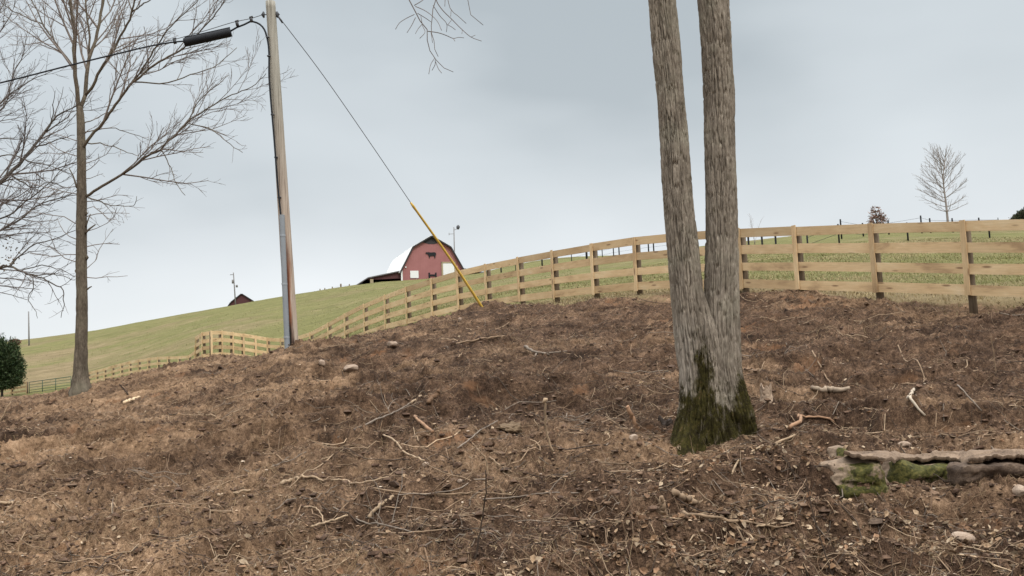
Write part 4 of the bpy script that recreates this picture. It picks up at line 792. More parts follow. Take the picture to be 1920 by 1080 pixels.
D2 = 236.0; o2, R2, K2, _ = barn_frame(453.6, 583, D2, (0.99, 0.12)); m2 = D2 / FPX; t = thing('barn', (o2[0], o2[1], float(ground_z(o2[0], o2[1]))), 'small dark red barn half hidden behind the hill crest on the left', 'barn')
pr2 = [(-29, -30), (-26.5, 6), (-20, 16), (0, 31.5), (22, 16.5), (28, 6), (29, -30)]; q2 = lambda u, v, w=0.0: o2 + R2 * u * m2 + np.array([0, 0, v * m2]) + K2 * w
b = B(); V = [q2(u, v) for u, v in pr2] + [q2(u, v, 14) for u, v in pr2]; b.add(V, [[tuple(range(7))], [tuple(range(13, 6, -1))], [(0, 7, 8, 1), (5, 12, 13, 6)]]); b.build('wall', MAT['dred'], t, False)
b = B()
for (u1, v1), (u2, v2) in zip(pr2[1:-2], pr2[2:-1]):
    nr2 = norm(np.array([-(v2 - v1), u2 - u1])) * 1.7; V = [q2(u1, v1, -.3), q2(u2, v2, -.3), q2(u2 + nr2[0], v2 + nr2[1], -.3), q2(u1 + nr2[0], v1 + nr2[1], -.3)]; V += [v + K2 * 14.5 for v in V]; b.add(V, [[(0, 1, 2, 3), (7, 6, 5, 4), (0, 4, 5, 1), (1, 5, 6, 2), (2, 6, 7, 3), (3, 7, 4, 0)]])
b.build('roof', MAT['droof'], t, False)

def pole_thing(name, label, cat, top, botpx, D, r, mat):
    a = P(*top, D); c = P(*botpx, D); z = float(ground_z(c[0], c[1])); t = thing(name, (c[0], c[1], z), label, cat); b = B(); add_tube(b, [np.array([c[0], c[1], min(z, c[2]) - .5]), (a + c) / 2, a], [r, r * .9, r * .75], 8); b.build('shaft', mat, t); return t
t = pole_thing('yard_light_pole', 'thin dark pole with a yard lamp standing behind the red barn', 'light pole', (851, 426), (853, 522), 204, .13, MAT['greyp'])
b = B(); add_tube(b, spline([P(851, 431, 204), P(855, 430, 204), P(858, 427, 204)], 6), .05, 6); b.build('lamp_arm', MAT['greyp'], t); b = B(); add_tube(b, [P(858.5, 430, 204), P(858.8, 427, 204), P(859, 424, 204), P(859.2, 421.8, 204)], [.2, .34, .33, .1], 10); b.build('lamp_head', MAT['dsteel'], t); b = B(); add_tube(b, [P(842, 439, 204), P(850, 438.5, 204)], .05, 5); add_tube(b, [P(842, 436.5, 204), P(842, 441, 204)], .05, 5); b.build('bracket', MAT['greyp'], t)
t = pole_thing('utility_pole', 'distant utility pole with a transformer in front of the half hidden dark barn', 'pole', (437.6, 511), (442.3, 578), 222, .14, MAT['greyp'])
for nm, x_, y_, w_, h_ in (('crossarm', 434.5, 515, 3.2, .5), ('transformer', 436.2, 528, 1.6, 3.6), ('cable_box', 444, 536.5, 2.0, 2.2)): b = B(); c = P(x_, y_, 221.8); m_ = 222 / FPX; add_tube(b, [c - np.array([0, 0, h_ * m_]), c + np.array([0, 0, h_ * m_])], w_ * m_, 8) if nm != 'crossarm' else add_box(b, c, (w_ * m_, 0, 0), (0, .06, 0), (0, 0, .06)); b.build(nm, MAT['greyp'], t)
pole_thing('utility_pole', 'plain bare pole on the hilltop at the far left', 'pole', (53.6, 584), (54.6, 652), 205, .15, MAT['greyp'])

# ------------------------------------------------------------------ dark paddock fences beyond the board fence
def wire_fence(name, label, posts, D, r, wires, mat=None, wr=.012, hh=1.25, sink=.4):
    mat = mat or MAT['black_paint']; c0 = P(posts[0][0], posts[0][1], posts[0][2] if len(posts[0]) > 2 else D); t = thing(name, (c0[0], c0[1], float(ground_z(c0[0], c0[1]))), label, 'fence'); tops = []
    for q in posts:
        d_ = q[2] if len(q) > 2 else D; a = P(q[0], q[1], d_); z = float(ground_z(a[0], a[1])); rr_ = r * (q[3] if len(q) > 3 else 1)
        b = B(); add_tube(b, [np.array([a[0], a[1], min(z, a[2] - hh) - sink]), a - np.array([0, 0, .02]), a], [rr_, rr_, rr_ * .7], 7); b.build('post', mat, t); tops.append(a)
    for w in wires:
        b = B(); pts = [a - np.array([0, r + wr, w]) for a in tops]
        for p_, q_ in zip(pts[:-1], pts[1:]): s_ = spline([p_, (p_ + q_) / 2 - np.array([0, 0, .01]), q_], 5); add_tube(b, s_, wr, 4)
        b.build('wire', mat, t)
wire_fence('post_and_wire_fence', 'black posts in the pasture close behind the right end of the board fence', [(1513, 441), (1571, 420), (1700, 417), (1853, 414), (1990, 410)], 66, .055, (.15, .6))
wire_fence('post_and_wire_fence', 'dark post and wire fence along the right-hand skyline under the bare trees', [(1575.5, 411, 84), (1617, 418, 86), (1665, 414, 86), (1726, 404, 87), (1743, 409, 88), (1785, 409, 88), (1835, 408, 89), (1871, 408, 90, .5), (1907, 412, 90, .6), (1960, 404, 90)], 86, .065, (.2, .6, 1.0), None, .010)
wire_fence('post_and_wire_fence', 'thin dark posts on the skyline seen through the middle of the board fence', [(939, 494, 168), (966, 488, 164, .5), (1015.6, 477, 157), (1071, 472, 150, .5), (1099, 464, 147, 1.3), (1128.7, 466, 142, .5), (1149.6, 461, 138, .6), (1160, 459, 136, .7), (1215, 450, 128, .7), (1224.6, 449, 127, .7), (1285, 441, 118)], 150, .12, (.3, .9), None, .012, 1.8)
wire_fence('post_and_wire_fence', 'tiny posts of a far fence on the hill crest left of the barn', [(600, 541.5, 196), (609, 540, 196), (623, 537.5, 195), (639, 532, 195, 1.5), (655, 532.5, 194)], 195, .1, (.3,), MAT['post'], .008, .9)
t0 = P(1402.5, 459, 97); t = thing('pen_gate', (t0[0], t0[1], float(ground_z(t0[0], t0[1]))), 'black three-post pen gate seen beneath the top board right of the twin trunks', 'gate')
for x_ in (1402.5, 1428, 1453.5): b = B(); a = P(x_, 440.5 if x_ < 1450 else 440, 97); add_box(b, a + np.array([0, 0, -.9]), (.075, 0, 0), (0, .07, 0), (0, 0, .9)); b.build('post', MAT['black_paint'], t, False)
b = B(); a = P(1401, 442.5, 97); e = P(1455, 441.5, 97); add_box(b, (a + e) / 2 - np.array([0, .09, 0]), (e - a) / 2, (0, .02, 0), (0, 0, .08)); b.build('rail', MAT['black_paint'], t, False)
b = B(); a = P(1401, 462, 97); e = P(1455, 461, 97); add_box(b, (a + e) / 2 - np.array([0, .09, 0]), (e - a) / 2, (0, .02, 0), (0, 0, .08)); b.build('rail', MAT['black_paint'], t, False)

# ------------------------------------------------------------------ fallen wood, roots, stones
PALE = (0.33, 0.235, 0.15); TANW = (0.235, 0.16, 0.10); GREY = (0.19, 0.15, 0.115); ORNG = (0.29, 0.17, 0.10); DRK = (0.06, 0.042, 0.03); WHT = (0.42, 0.345, 0.26)
r0 = np.random.default_rng(77)
def stick(name, label, cat, pxs, w0, w1, col, lift=0.5, stand=None, twigs=0, knob=False, extra=(), k=7):
    """a piece of wood lying on the ground along a line of ground points, or standing from its first point"""
    if stand:
        base = hit(*pxs[0]); D = base[1]; pts = [base - np.array([0, 0, .06])] + [P(x, y, D - 0.1 * i * stand) for i, (x, y) in enumerate(pxs)][1:]
    else:
        pts = []
        for x, y in pxs: h = hit(x, y); D = h[1]; h = np.array([h[0], h[1], max(h[2], float(ground_z(h[0], h[1])))]); pts.append(h + np.array([0, 0, w0 * D / FPX * lift]))
        D = np.mean([p[1] for p in pts])
    pts = np.array(pts); n = max(10, 5 * len(pts)); c = spline(pts, n); m_ = D / FPX; rad = np.linspace(w0, w1, n) * m_ * 0.5 * (1 + .05 * r0.normal(0, 1, n))
    c[1:-1] += r0.normal(0, w0 * m_ * .16, (n - 2, 3))
    t = tag(bpy.data.objects.new(name, None), label, cat) if False else None
    b = B(); cc = np.array(col); add_tube(b, c, np.maximum(rad, .0025), k, cc)
    for i in range(twigs):
        j = r0.integers(n // 4, n - 1); q = wander(c[j], norm(c[j] - c[j - 1]) + r0.normal(0, .6, 3) + np.array([0, 0, .25]), np.linalg.norm(pts[-1] - pts[0]) * r0.uniform(.15, .4), 5, 0, .2, r0); add_tube(b, q, np.linspace(max(.003, rad[j] * .55), .0022, 6), 5, cc * r0.uniform(.8, 1.2))
    for ex, wa, wb in extra:
        q = [P(x, y, D - .03) for x, y in ex] if stand else [hit(x, y) + np.array([0, 0, wa * m_ * .5]) for x, y in ex]; q = spline(q, 8); add_tube(b, q, np.linspace(wa, wb, 8) * m_ * .5, 6, cc)
    if knob:
        i = -1; V, Fs = tube_arrays([c[i] - np.array([.02, 0, .02]), c[i] + np.array([.01, 0, .015]), c[i] + np.array([.035, 0, .02])], [.012, .028, .012], 8); b.add(V, Fs, cc)
    o_ = b.build(name, MAT['stick']); return tag(o_, label, cat)
ST = [
 ('fallen_branch', 'thick pale bowed root piece lying at lower centre left', 'root', [(527, 912), (545, 905), (568, 900), (593, 899), (606, 907)], 7, 4, PALE, {}),
 ('fallen_branch', 'thin tan stick just right of the pale bowed root', 'stick', [(622, 905), (647, 904), (685, 907), (729, 897)], 4, 2.5, PALE, {}),
 ('split_branch', 'split pale branch stub lying diagonally at lower centre', 'branch', [(691, 979), (713, 957), (738, 937)], 8, 5.5, PALE, {}),
 ('fallen_branch', 'long grey twig running right below the split pale stub', 'stick', [(625, 954), (669, 976), (713, 987), (776, 1000)], 3.6, 2.4, GREY, {'twigs': 2}),
 ('fallen_branch', 'straight tan stick continuing right of the long grey twig', 'stick', [(705, 1005), (779, 1000), (864, 993)], 3.6, 2.4, TANW, {}),
 ('fallen_branch', 'thin horizontal branch with looping twigs at lower centre', 'stick', [(700, 918), (751, 929), (820, 931), (900, 928), (960, 931)], 3.4, 2.4, TANW, {'twigs': 7}),
 ('fallen_branch', 'very long thin stick lying level from the standing twig to the right', 'stick', [(905, 938), (960, 936), (1020, 930), (1080, 926), (1122, 922)], 3, 2.2, GREY, {}),
 ('standing_twig', 'dark upright twig stuck in the soil at lower centre', 'twig', [(889, 1042), (905, 967), (911, 916), (910, 882)], 3.6, 2.2, DRK, {'stand': 1}),
 ('standing_twig', 'pale bent twig leaning at the top of the dark upright twig', 'twig', [(917, 890), (908, 856), (897, 844)], 3.4, 2.4, PALE, {'stand': .5}),
 ('fallen_branch', 'pale crooked stick lying above lower centre, its end on a white stone', 'stick', [(719, 822), (741, 831), (757, 850), (795, 866)], 4, 3, PALE, {}),
 ('fallen_branch', 'long slim grey branch lying diagonally up the middle of the bank', 'branch', [(633, 828), (677, 802), (735, 777), (771, 757)], 3.2, 2.2, GREY, {'twigs': 3}),
 ('fallen_branch', 'short pale stick at the upper end of the long slim branch', 'stick', [(771, 758), (790, 744)], 4, 3.4, PALE, {}),
 ('root_piece', 'forked orange-tan root piece on the middle of the bank', 'root', [(781, 782), (790, 797), (812, 812)], 3, 6, ORNG, {}),
 ('standing_root', 'pale crooked root standing upright with a knob on top', 'root', [(1041, 848), (1030, 830), (1023, 801), (1023, 779), (1021, 752)], 3.6, 4.4, PALE, {'stand': .6, 'knob': True}),
 ('root_piece', 'stout orange-brown root chunk sticking up left of the mossy tree', 'root', [(1196, 806), (1187, 782), (1176, 762)], 8, 8, ORNG, {'stand': .4}),
 ('root_piece', 'dark chunky root lump on the upper middle of the bank', 'root', [(801, 761), (806, 755), (813, 748), (818, 744), (825, 738)], 8, 11, (0.13, 0.075, 0.042), {'twigs': 4}),
 ('fallen_branch', 'grey forked branch lying high on the bank beneath the fence', 'branch', [(984, 653), (1008, 664), (1030, 669)], 6, 3, GREY, {'extra': [([(1008, 664), (1035, 663), (1063, 660)], 3.6, 2), ([(1006, 664), (1001, 675)], 3.2, 2.4)]}),
 ('fallen_branch', 'straight brown stick high on the bank below the yellow guy sheath', 'stick', [(845, 648), (903, 638), (946, 631)], 3.6, 2.6, TANW, {}),
 ('fallen_branch', 'thick broken branch tapering right, lying at lower right of centre', 'branch', [(1280, 968), (1322, 975), (1369, 986), (1407, 990), (1460, 993), (1490, 989)], 9, 3, TANW, {'twigs': 2}),
 ('log_chunk', 'short thick log chunk at lower right of centre', 'log', [(1263, 930), (1284, 942), (1305, 955)], 13, 11, (0.24, 0.165, 0.105), {}),
 ('stump_stub', 'short upright wood stub left of the short log chunk', 'stub', [(1248, 962), (1243, 945), (1240, 930)], 9, 7, TANW, {'stand': .3}),
 ('fallen_branch', 'long pale curved branch rising right from below the mossy tree base', 'branch', [(1372, 891), (1385, 870), (1415, 848), (1455, 833), (1491, 819)], 3.5, 4.5, PALE, {}),
 ('arched_root', 'orange-tan arched root right of the mossy tree', 'root', [(1480, 811), (1494, 803), (1518, 792), (1546, 793), (1565, 800)], 7, 4, ORNG, {'lift': 1.1}),
 ('root_piece', 'whitish s-shaped root lying on the right side of the bank', 'root', [(1714, 734), (1707, 750), (1720, 768), (1735, 784)], 6, 4.5, WHT, {}),
 ('fallen_log', 'broken grey log with a dark charred end on the right of the bank', 'log', [(1522, 733), (1542, 737), (1564, 736)], 8, 11, (0.30, 0.23, 0.165), {'extra': [([(1562, 737), (1578, 737), (1594, 733)], 12, 6)]}),
 ('fallen_branch', 'slender branch running down the bank to the broken grey log', 'branch', [(1523, 660), (1538, 688), (1554, 715), (1578, 727)], 3, 2.2, TANW, {'twigs': 1}),
 ('fallen_branch', 'hooked thin vine stem curling back on itself on the right of the bank', 'stem', [(1684, 650), (1696, 679), (1729, 697), (1733, 710), (1692, 722)], 2.6, 2.2, TANW, {}),
 ('fallen_branch', 'straight slanting stick right of the whitish s-shaped root', 'stick', [(1806, 737), (1824, 756), (1841, 776)], 3.2, 2.6, GREY, {}),
 ('standing_twig', 'thin pale twig standing below the fence near the right edge', 'twig', [(1867, 697), (1862, 658), (1858, 629)], 2.4, 1.6, TANW, {'stand': .5}),
 ('sapling', 'tall dark leafless sapling in front of the mossy stone ledge', 'sapling', [(1562, 1074), (1536, 1001), (1521, 948), (1511, 894)], 2.8, 1.5, DRK, {'stand': .3, 'twigs': 2}),
 ('wood_splinter', 'bright pale wood splinter below the bare tree on the left', 'splinter', [(233, 758), (247, 753), (262, 748)], 6, 4, (0.58, 0.43, 0.27), {}),
 ('fallen_branch', 'pale stick end lying at the left edge of the foreground', 'stick', [(-12, 949), (15, 948), (35, 946)], 6, 4.5, PALE, {}),
 ('fallen_branch', 'pale straight stick at lower left of the bowed root', 'stick', [(409, 931), (440, 928), (470, 925)], 5.5, 4, PALE, {}),
 ('fallen_branch', 'short stubby stick crossed by a twig at lower left', 'stick', [(394, 963), (434, 962)], 5, 5, TANW, {'extra': [([(391, 948), (394, 965), (393, 979)], 2.6, 2)]}),
 ('leaning_stick', 'pale stick leaning out of the soil at the far left edge', 'stick', [(-2, 788), (20, 753)], 3.2, 2.6, PALE, {'stand': .3}),
 ('fallen_branch', 'pale stick in front of the dark hollow at bottom centre left', 'stick', [(584, 994), (618, 984), (652, 971)], 4.6, 3.6, PALE, {}),
 ('bent_twig', 'bent hoop of twig rising beside the pale stick at bottom centre left', 'twig', [(570, 958), (584, 956), (603, 972), (606, 988)], 3, 2.2, PALE, {'lift': 2}),
 ('fallen_branch', 'tan stick lying near the bottom edge left of centre', 'stick', [(505, 1049), (552, 1036)], 5, 3.6, TANW, {}),
 ('leaning_stick', 'dark stick poking from the soil right of the left tree foot', 'stick', [(244, 739), (233, 730), (224, 720)], 3.6, 2.6, DRK, {'stand': .3}),
 ('fallen_branch', 'long thin root trailing down the dark middle of the bank', 'root', [(858, 843), (883, 824), (905, 806), (933, 792)], 2.8, 2.2, GREY, {'twigs': 2}),
 ('fallen_branch', 'thin stick slanting right below the pale knobbed root', 'stick', [(918, 862), (938, 875), (960, 888)], 3.4, 2.6, TANW, {}),
 ('fallen_branch', 'thin grey stick fallen across the bottom right corner', 'stick', [(1785, 1040), (1830, 1045), (1868, 1042)], 3.5, 2.5, GREY, {}),
 ('fallen_branch', 'pale stick near the bottom edge below the sapling', 'stick', [(1418, 992), (1455, 991), (1489, 987)], 4.5, 3, PALE, {}),
 ('fallen_branch', 'pair of crossing pale twigs right of the upright wood stub', 'twig', [(1368, 990), (1385, 994), (1402, 1004), (1408, 1018)], 4.5, 2.6, PALE, {}),
]
for nm, lb, ct, pxs, wa, wb, col, kw in ST: stick(nm, lb, ct, pxs, wa, wb, col, **kw)

def stone(name, label, px, py, wpx, hpx, mat, seed, flat=0.5, cat='stone', sub=3, moss=0.0, parent=None, rotz=0.0, rough=.10, sink=.25):
    """a faceted, weathered lump"""
    c = hit(px, py); m_ = c[1] / FPX; import bmesh
    bm = bmesh.new(); bmesh.ops.create_icosphere(bm, subdivisions=sub, radius=1.0); V = np.array([v.co[:] for v in bm.verts]); Fs = np.array([[v.index for v in f.verts] for f in bm.faces]); bm.free()
    rs = np.random.default_rng(seed); 
    for _ in range(9):
        nrm = norm(rs.normal(0, 1, 3)); d = V @ nrm; lim = rs.uniform(.55, .85); V = V - np.maximum(d - lim, 0)[:, None] * nrm
    V = V * (1 + rough * fbm(V[:, 0] * 3 + seed, V[:, 1] * 3, V[:, 2] * 3, 3))[:, None]
    V = V * np.array([wpx * m_ / 2, wpx * m_ * flat, hpx * m_ * .62]); ca, sa = math.cos(rotz), math.sin(rotz); V = V @ np.array([[ca, sa, 0], [-sa, ca, 0], [0, 0, 1]])
    p = np.array([c[0], c[1] + wpx * m_ * flat * .3, c[2] + hpx * m_ * (.5 - sink)]); b = B(); b.add(V + p, [Fs], np.stack([np.full(len(V), moss) + .5 * np.clip(V[:, 2] / (hpx * m_), -1, 1) * (moss > 0), V[:, 0] * 0, V[:, 0] * 0], 1)); o_ = b.build(name, mat)
    return tag(o_, label, cat)
stone('rock', 'cream coloured rock on the mound right of the utility pole', 735, 649, 22, 12, MAT['rock'], 1)
stone('rock', 'flat pinkish rock on the bank below the cream rock', 659, 694, 32, 15, MAT['rock'], 2, .5)
stone('rock', 'small pale rock sliver right below the utility pole', 604, 684, 13, 13, MAT['rock'], 3)
stone('rock', 'pale stone half buried left of the mossy tree foot', 1187, 824, 20, 13, MAT['rock'], 4)
stone('rock', 'white stone beside the tip of the pale crooked stick', 798, 876, 15, 11, MAT['rock'], 5)
stone('rock', 'pale flat stone at the right edge beyond the brown stones', 1913, 926, 26, 24, MAT['rock'], 6)
stone('rock', 'tan rock above the stone ledge on the right', 1697, 838, 26, 12, MAT['rock'], 7)
stone('flat_stone', 'large flat tan stone tilted among leaves at lower right', 1806, 1016, 50, 20, MAT['rock'], 8, .6, rotz=-.4)
stone('flat_stone', 'low tan stone lying in front of the mossy ledge', 1640, 980, 44, 10, MAT['brownrock'], 15, .5)
stone('mossy_clod', 'rounded straw-coloured mossy clod in the middle of the bank', 961, 806, 54, 22, m_stone('clod_moss', ((0.07, 0.043, 0.025), (0.14, 0.092, 0.052), (0.23, 0.16, 0.095)), False, 14), 9, .5, 'clod', 5, rough=.45, sink=.5)
stone('rock', 'small light stone left of the upright dark twig', 862, 905, 10, 8, MAT['rock'], 10)
stone('rock', 'whitish stone chip below the thick broken branch', 1317, 997, 11, 8, MAT['rock'], 11)
stone('rock', 'pale pebble beside the board fence near the guy anchor', 863, 601, 9, 7, MAT['rock'], 12)
# stone ledge on the right: a long cracked cap slab on mossy blocks
def block(name, label, x0, x1, ytop, ybot, depth, mat, seed, moss, cat='stone', res=46, yback=None):
    """rough-hewn stone block between two pixel columns, front face from ytop to ybot, running back into the bank"""
    f0 = hit((x0 + x1) / 2, ybot); D = f0[1]; rs = np.random.default_rng(seed); a = P(x0, (ytop + ybot) / 2, D); e = P(x1, (ytop + ybot) / 2, D); zt = P((x0 + x1) / 2, ytop, D)[2]; zb = P((x0 + x1) / 2, ybot, D)[2] - .12
    import bmesh
    L = e[0] - a[0]; ns = (max(4, int(L / .025)), max(4, int(depth / .035)), max(4, int((zt - zb) / .025))); Vs = []; Fs = []; n0 = 0
    def face(o_, u, v, nu, nv):
        nonlocal n0
        g = o_ + (np.linspace(0, 1, nu + 1)[:, None, None] * u) + (np.linspace(0, 1, nv + 1)[None, :, None] * v); Vs.append(g.reshape(-1, 3)); i = np.arange((nu + 1) * (nv + 1)).reshape(nu + 1, nv + 1) + n0
        Fs.append(np.stack([i[:-1, :-1], i[1:, :-1], i[1:, 1:], i[:-1, 1:]], -1).reshape(-1, 4)); n0 += (nu + 1) * (nv + 1)
    o_ = np.array([a[0], D, zb]); ux = np.array([L, 0, 0]); uy = np.array([0, depth, 0]); uz = np.array([0, 0, zt - zb])
    face(o_, ux, uz, ns[0], ns[2]); face(o_ + uz, ux, uy, ns[0], ns[1]); face(o_, uy * 1.0, uz, ns[1], ns[2]); face(o_ + ux, uy, uz, ns[1], ns[2])
    V = np.concatenate(Vs); c = o_ + (ux + uy + uz) / 2; h = np.array([L / 2, depth / 2, (zt - zb) / 2]); q = (V - c) / h
    rnd = np.clip(1 - .07 * (np.abs(q) ** 6).sum(1) + .07, .8, 1.0); q = q * rnd[:, None]; V = c + q * h
    n3 = np.stack([fbm(V[:, 0] * 4 + seed * 3, V[:, 2] * 7, V[:, 1] * 4 + k * 9, 4) for k in range(3)], 1); nl3 = np.stack([fbm(V[:, 0] * 1.7 + seed * 5, V[:, 2] * 2.5, V[:, 1] * 2 + k * 7 + 3, 2) for k in range(3)], 1); n3 = n3 - .9 * np.abs(np.stack([fbm(V[:, 0] * 6 + 3 * k + seed, V[:, 2] * 9, V[:, 1] * 6, 2) for k in range(3)], 1)); V = V + n3 * np.array([.05, .07, .05]) + nl3 * np.array([.10, .14, .075]) * np.clip((zt - zb) / .3, .3, 1) + (vnoise(V[:, 0] * 2.2 + seed, V[:, 2] * 16, V[:, 1] * 2) * np.array([0, .018, 0])[:, None]).T
    front = q[:, 1] < -.6; mm = (moss - .22 + .8 * nl3[:, 0]) * (1.0 * front + .35 * (~front) * (q[:, 1] < .1)) + (-.6 if moss == 0 else 0)
    b = B(); b.add(V, [np.concatenate(Fs)], np.stack([mm, mm * 0, mm * 0], 1)); ob = b.build(name, mat); tag(ob, label, cat); return V[front], D
fm, Dm = block('stone_block', 'moss-covered stone block under the left end of the flat ledge', 1575, 1672, 866, 922, .5, MAT['ledge'], 3, .85)
fm2, Dm2 = block('stone_block', 'wide mossy stone face under the middle of the flat ledge', 1664, 1800, 864, 899, .6, MAT['ledge'], 4, .8)
block('stone_block', 'small mossy corner stone at the very left tip of the ledge', 1571, 1606, 846, 873, .35, MAT['ledge'], 8, .7)
_, Dm3 = block('stone_slab', 'layered brown stone at the right end of the ledge', 1801, 1935, 870, 885, .35, MAT['brownrock'], 5, .30)
def capstone(name, label, mat):
    nx, ny = 150, 26; fx = np.linspace(0, 1, nx); D1 = Dm + .05; Vt = []
    for i, f in enumerate(fx):
        px_ = 1583 + (1965 - 1583) * f; yf = np.interp(px_, [1583, 1620, 1662, 1692, 1795, 1860, 1965], [856, 862, 864, 859, 863, 857, 855]); yb = np.interp(px_, [1583, 1640, 1700, 1965], [847, 849, 850, 846])
        yf += 2.2 * vnoise(px_ * .09, 3.0) + 1.4 * vnoise(px_ * .3, 7.0)
        D1 = float(np.interp(px_, [1660, 1692, 1798, 1818], [Dm + .06, Dm2 + .05, Dm2 + .05, Dm3 + .04])); A_ = P(px_, yf, D1 + .05 * vnoise(f * 9, 2.) + .03 * vnoise(f * 30, 5.)); E_ = P(px_, yb, D1 + .55)
        for g in np.linspace(0, 1, ny): Vt.append(A_ * (1 - g) + E_ * g)
    Vt = np.array(Vt); crack = np.abs((Vt[:, 1] - Dm2) - (.34 + .10 * vnoise(Vt[:, 0] * 1.6, 9.0))) 
    Vt[:, 2] += .040 * fbm(Vt[:, 0] * 3, Vt[:, 1] * 6, 3., 4) - .03 * np.exp(-(crack / .014) ** 2) + .012 * np.floor(2.2 * (vnoise(Vt[:, 0] * 1.3, Vt[:, 1] * 5, 8.) + 1))
    Bt = Vt - np.array([0, -.03, .035]); i = np.arange(nx * ny).reshape(nx, ny); n_ = nx * ny; Fq = [np.stack([i[:-1, :-1], i[1:, :-1], i[1:, 1:], i[:-1, 1:]], -1).reshape(-1, 4)]
    for e_ in (i[:, 0], i[::-1, -1], i[0, ::-1], i[-1, :]): Fq.append(np.stack([e_[:-1], e_[:-1] + n_, e_[1:] + n_, e_[1:]], -1))
    b = B(); b.add(np.concatenate([Vt, Bt]), [np.concatenate(Fq)], np.array([-.6, 0, 0])); return tag(b.build(name, mat), label, 'stone')
capstone('stone_slab', 'long pale flat capstone lying along the top of the ledge at right', MAT['cap'])
# broken stump right of the twin trunks, dark stump left
r0 = np.random.default_rng(31)
def stump(name, label, px, py, w, h, col, seed, jag=.3):
    c = hit(px, py); m_ = c[1] / FPX; k = 26; rows = 14; rs = np.random.default_rng(seed); V = []; R_ = w * m_ / 2; Hh = h * m_
    tops = Hh * (1 - jag + jag * np.array([vnoise(math.cos(a) * 2 + seed, math.sin(a) * 2, 1.0) * .5 + .5 + .35 * vnoise(a * 6, seed, 3.0) for a in np.arange(k) * 2 * PI / k]))
    for i in range(rows):
        f = i / (rows - 1)
        for j in range(k):
            a = j * 2 * PI / k; r_ = R_ * (1.25 - .35 * min(1, f * 2)) * (1 + .14 * vnoise(math.cos(a) * 4 + seed, math.sin(a) * 4, f * 1.5) + .05 * rs.normal()); V.append(c + np.array([math.cos(a) * r_, math.sin(a) * r_, -.08 + f * tops[j]]))
    i = np.arange(rows - 1)[:, None] * k; j = np.arange(k)[None]; Fq = np.stack([i + j, i + (j + 1) % k, i + k + (j + 1) % k, i + k + j], -1).reshape(-1, 4); V.append(c + np.array([0, 0, Hh * .3])); l = (rows - 1) * k
    b = B(); b.add(V, [Fq, [(l + q, l + (q + 1) % k, rows * k) for q in range(k)]], np.array(col)); return tag(b.build(name, MAT['stick'], None, False), label, 'stump')
stump('broken_stump', 'pale rotten broken stump just right of the mossy trunk', 1437, 752, 24, 48, (0.33, 0.24, 0.17), 3, .5)
stump('old_stump', 'dark decayed stump close behind the left side of the twin tree', 1248, 798, 30, 30, (0.052, 0.037, 0.028), 5, .6)

# ------------------------------------------------------------------ uncountable litter
r0 = np.random.default_rng(100)
def spots(n, rmin, rmax, tmin=-0.50, tmax=0.50, p=1.0):
    u = r0.uniform(0, 1, n); r = np.exp(math.log(rmin) + (math.log(rmax) - math.log(rmin)) * u ** p); a = r0.uniform(tmin, tmax, n); return r * np.sin(a), r * np.cos(a)
def scatter_sticks(n, name, lenr, radr, cols, rmin, rmax, keep=None, curve=.35, lift=.3, k=3, steps=4, up=.12):
    x, y = spots(n, rmin, rmax); m_ = dirtmask(x, y) > .5
    if keep is not None: m_ &= keep(x, y)
    x = x[m_]; y = y[m_]; n = len(x); a = r0.uniform(0, 2 * PI, n); L = np.exp(r0.uniform(math.log(lenr[0]), math.log(lenr[1]), n)); rad = np.exp(r0.uniform(math.log(radr[0]), math.log(radr[1]), n)); cu = r0.normal(0, curve, n)
    pts = np.zeros((n, steps + 1, 3)); px_ = x.copy(); py_ = y.copy(); lastz = None; tilt = np.abs(r0.normal(0, up, n))
    for i in range(steps + 1):
        pts[:, i, 0] = px_; pts[:, i, 1] = py_; g = ground_z(px_, py_); pts[:, i, 2] = g
        a = a + cu / steps * 2 + r0.normal(0, .18, n); px_ = px_ + np.cos(a) * L / steps; py_ = py_ + np.sin(a) * L / steps
    # a stiff stick: straight chord between its ends, sagging half way to the ground
    f = np.linspace(0, 1, steps + 1)[None]; chord = pts[:, :1, 2] * (1 - f) + pts[:, -1:, 2] * f; pts[:, :, 2] = np.maximum(pts[:, :, 2] * .6 + chord * .4, pts[:, :, 2] - .02) + rad[:, None] * lift + tilt[:, None] * L[:, None] * f + .004
    T = np.gradient(pts, axis=1); T /= np.linalg.norm(T, axis=2)[..., None] + 1e-9; Xv = np.cross(T, np.array([.1, .2, 1.0])); Xv /= np.linalg.norm(Xv, axis=2)[..., None] + 1e-9; Yv = np.cross(T, Xv)
    rr_ = rad[:, None] * np.linspace(1, .55, steps + 1)[None]; q = np.arange(k) * 2 * PI / k
    V = pts[:, :, None] + rr_[:, :, None, None] * (np.cos(q)[None, None, :, None] * Xv[:, :, None] + np.sin(q)[None, None, :, None] * Yv[:, :, None])
    nv = (steps + 1) * k; i = np.arange(steps)[:, None] * k; j = np.arange(k)[None]; F1 = np.stack([i + j, i + (j + 1) % k, i + k + (j + 1) % k, i + k + j], -1).reshape(-1, 4)
    Fq = (F1[None] + (np.arange(n) * nv)[:, None, None]).reshape(-1, 4); c = np.array(cols)[r0.integers(0, len(cols), n)] * r0.uniform(.65, 1.3, (n, 1)); b = B(); b.add(V.reshape(-1, 3), [Fq], np.repeat(c, nv, 0)); return tag(b.build(name, MAT['stick']), kind='stuff')
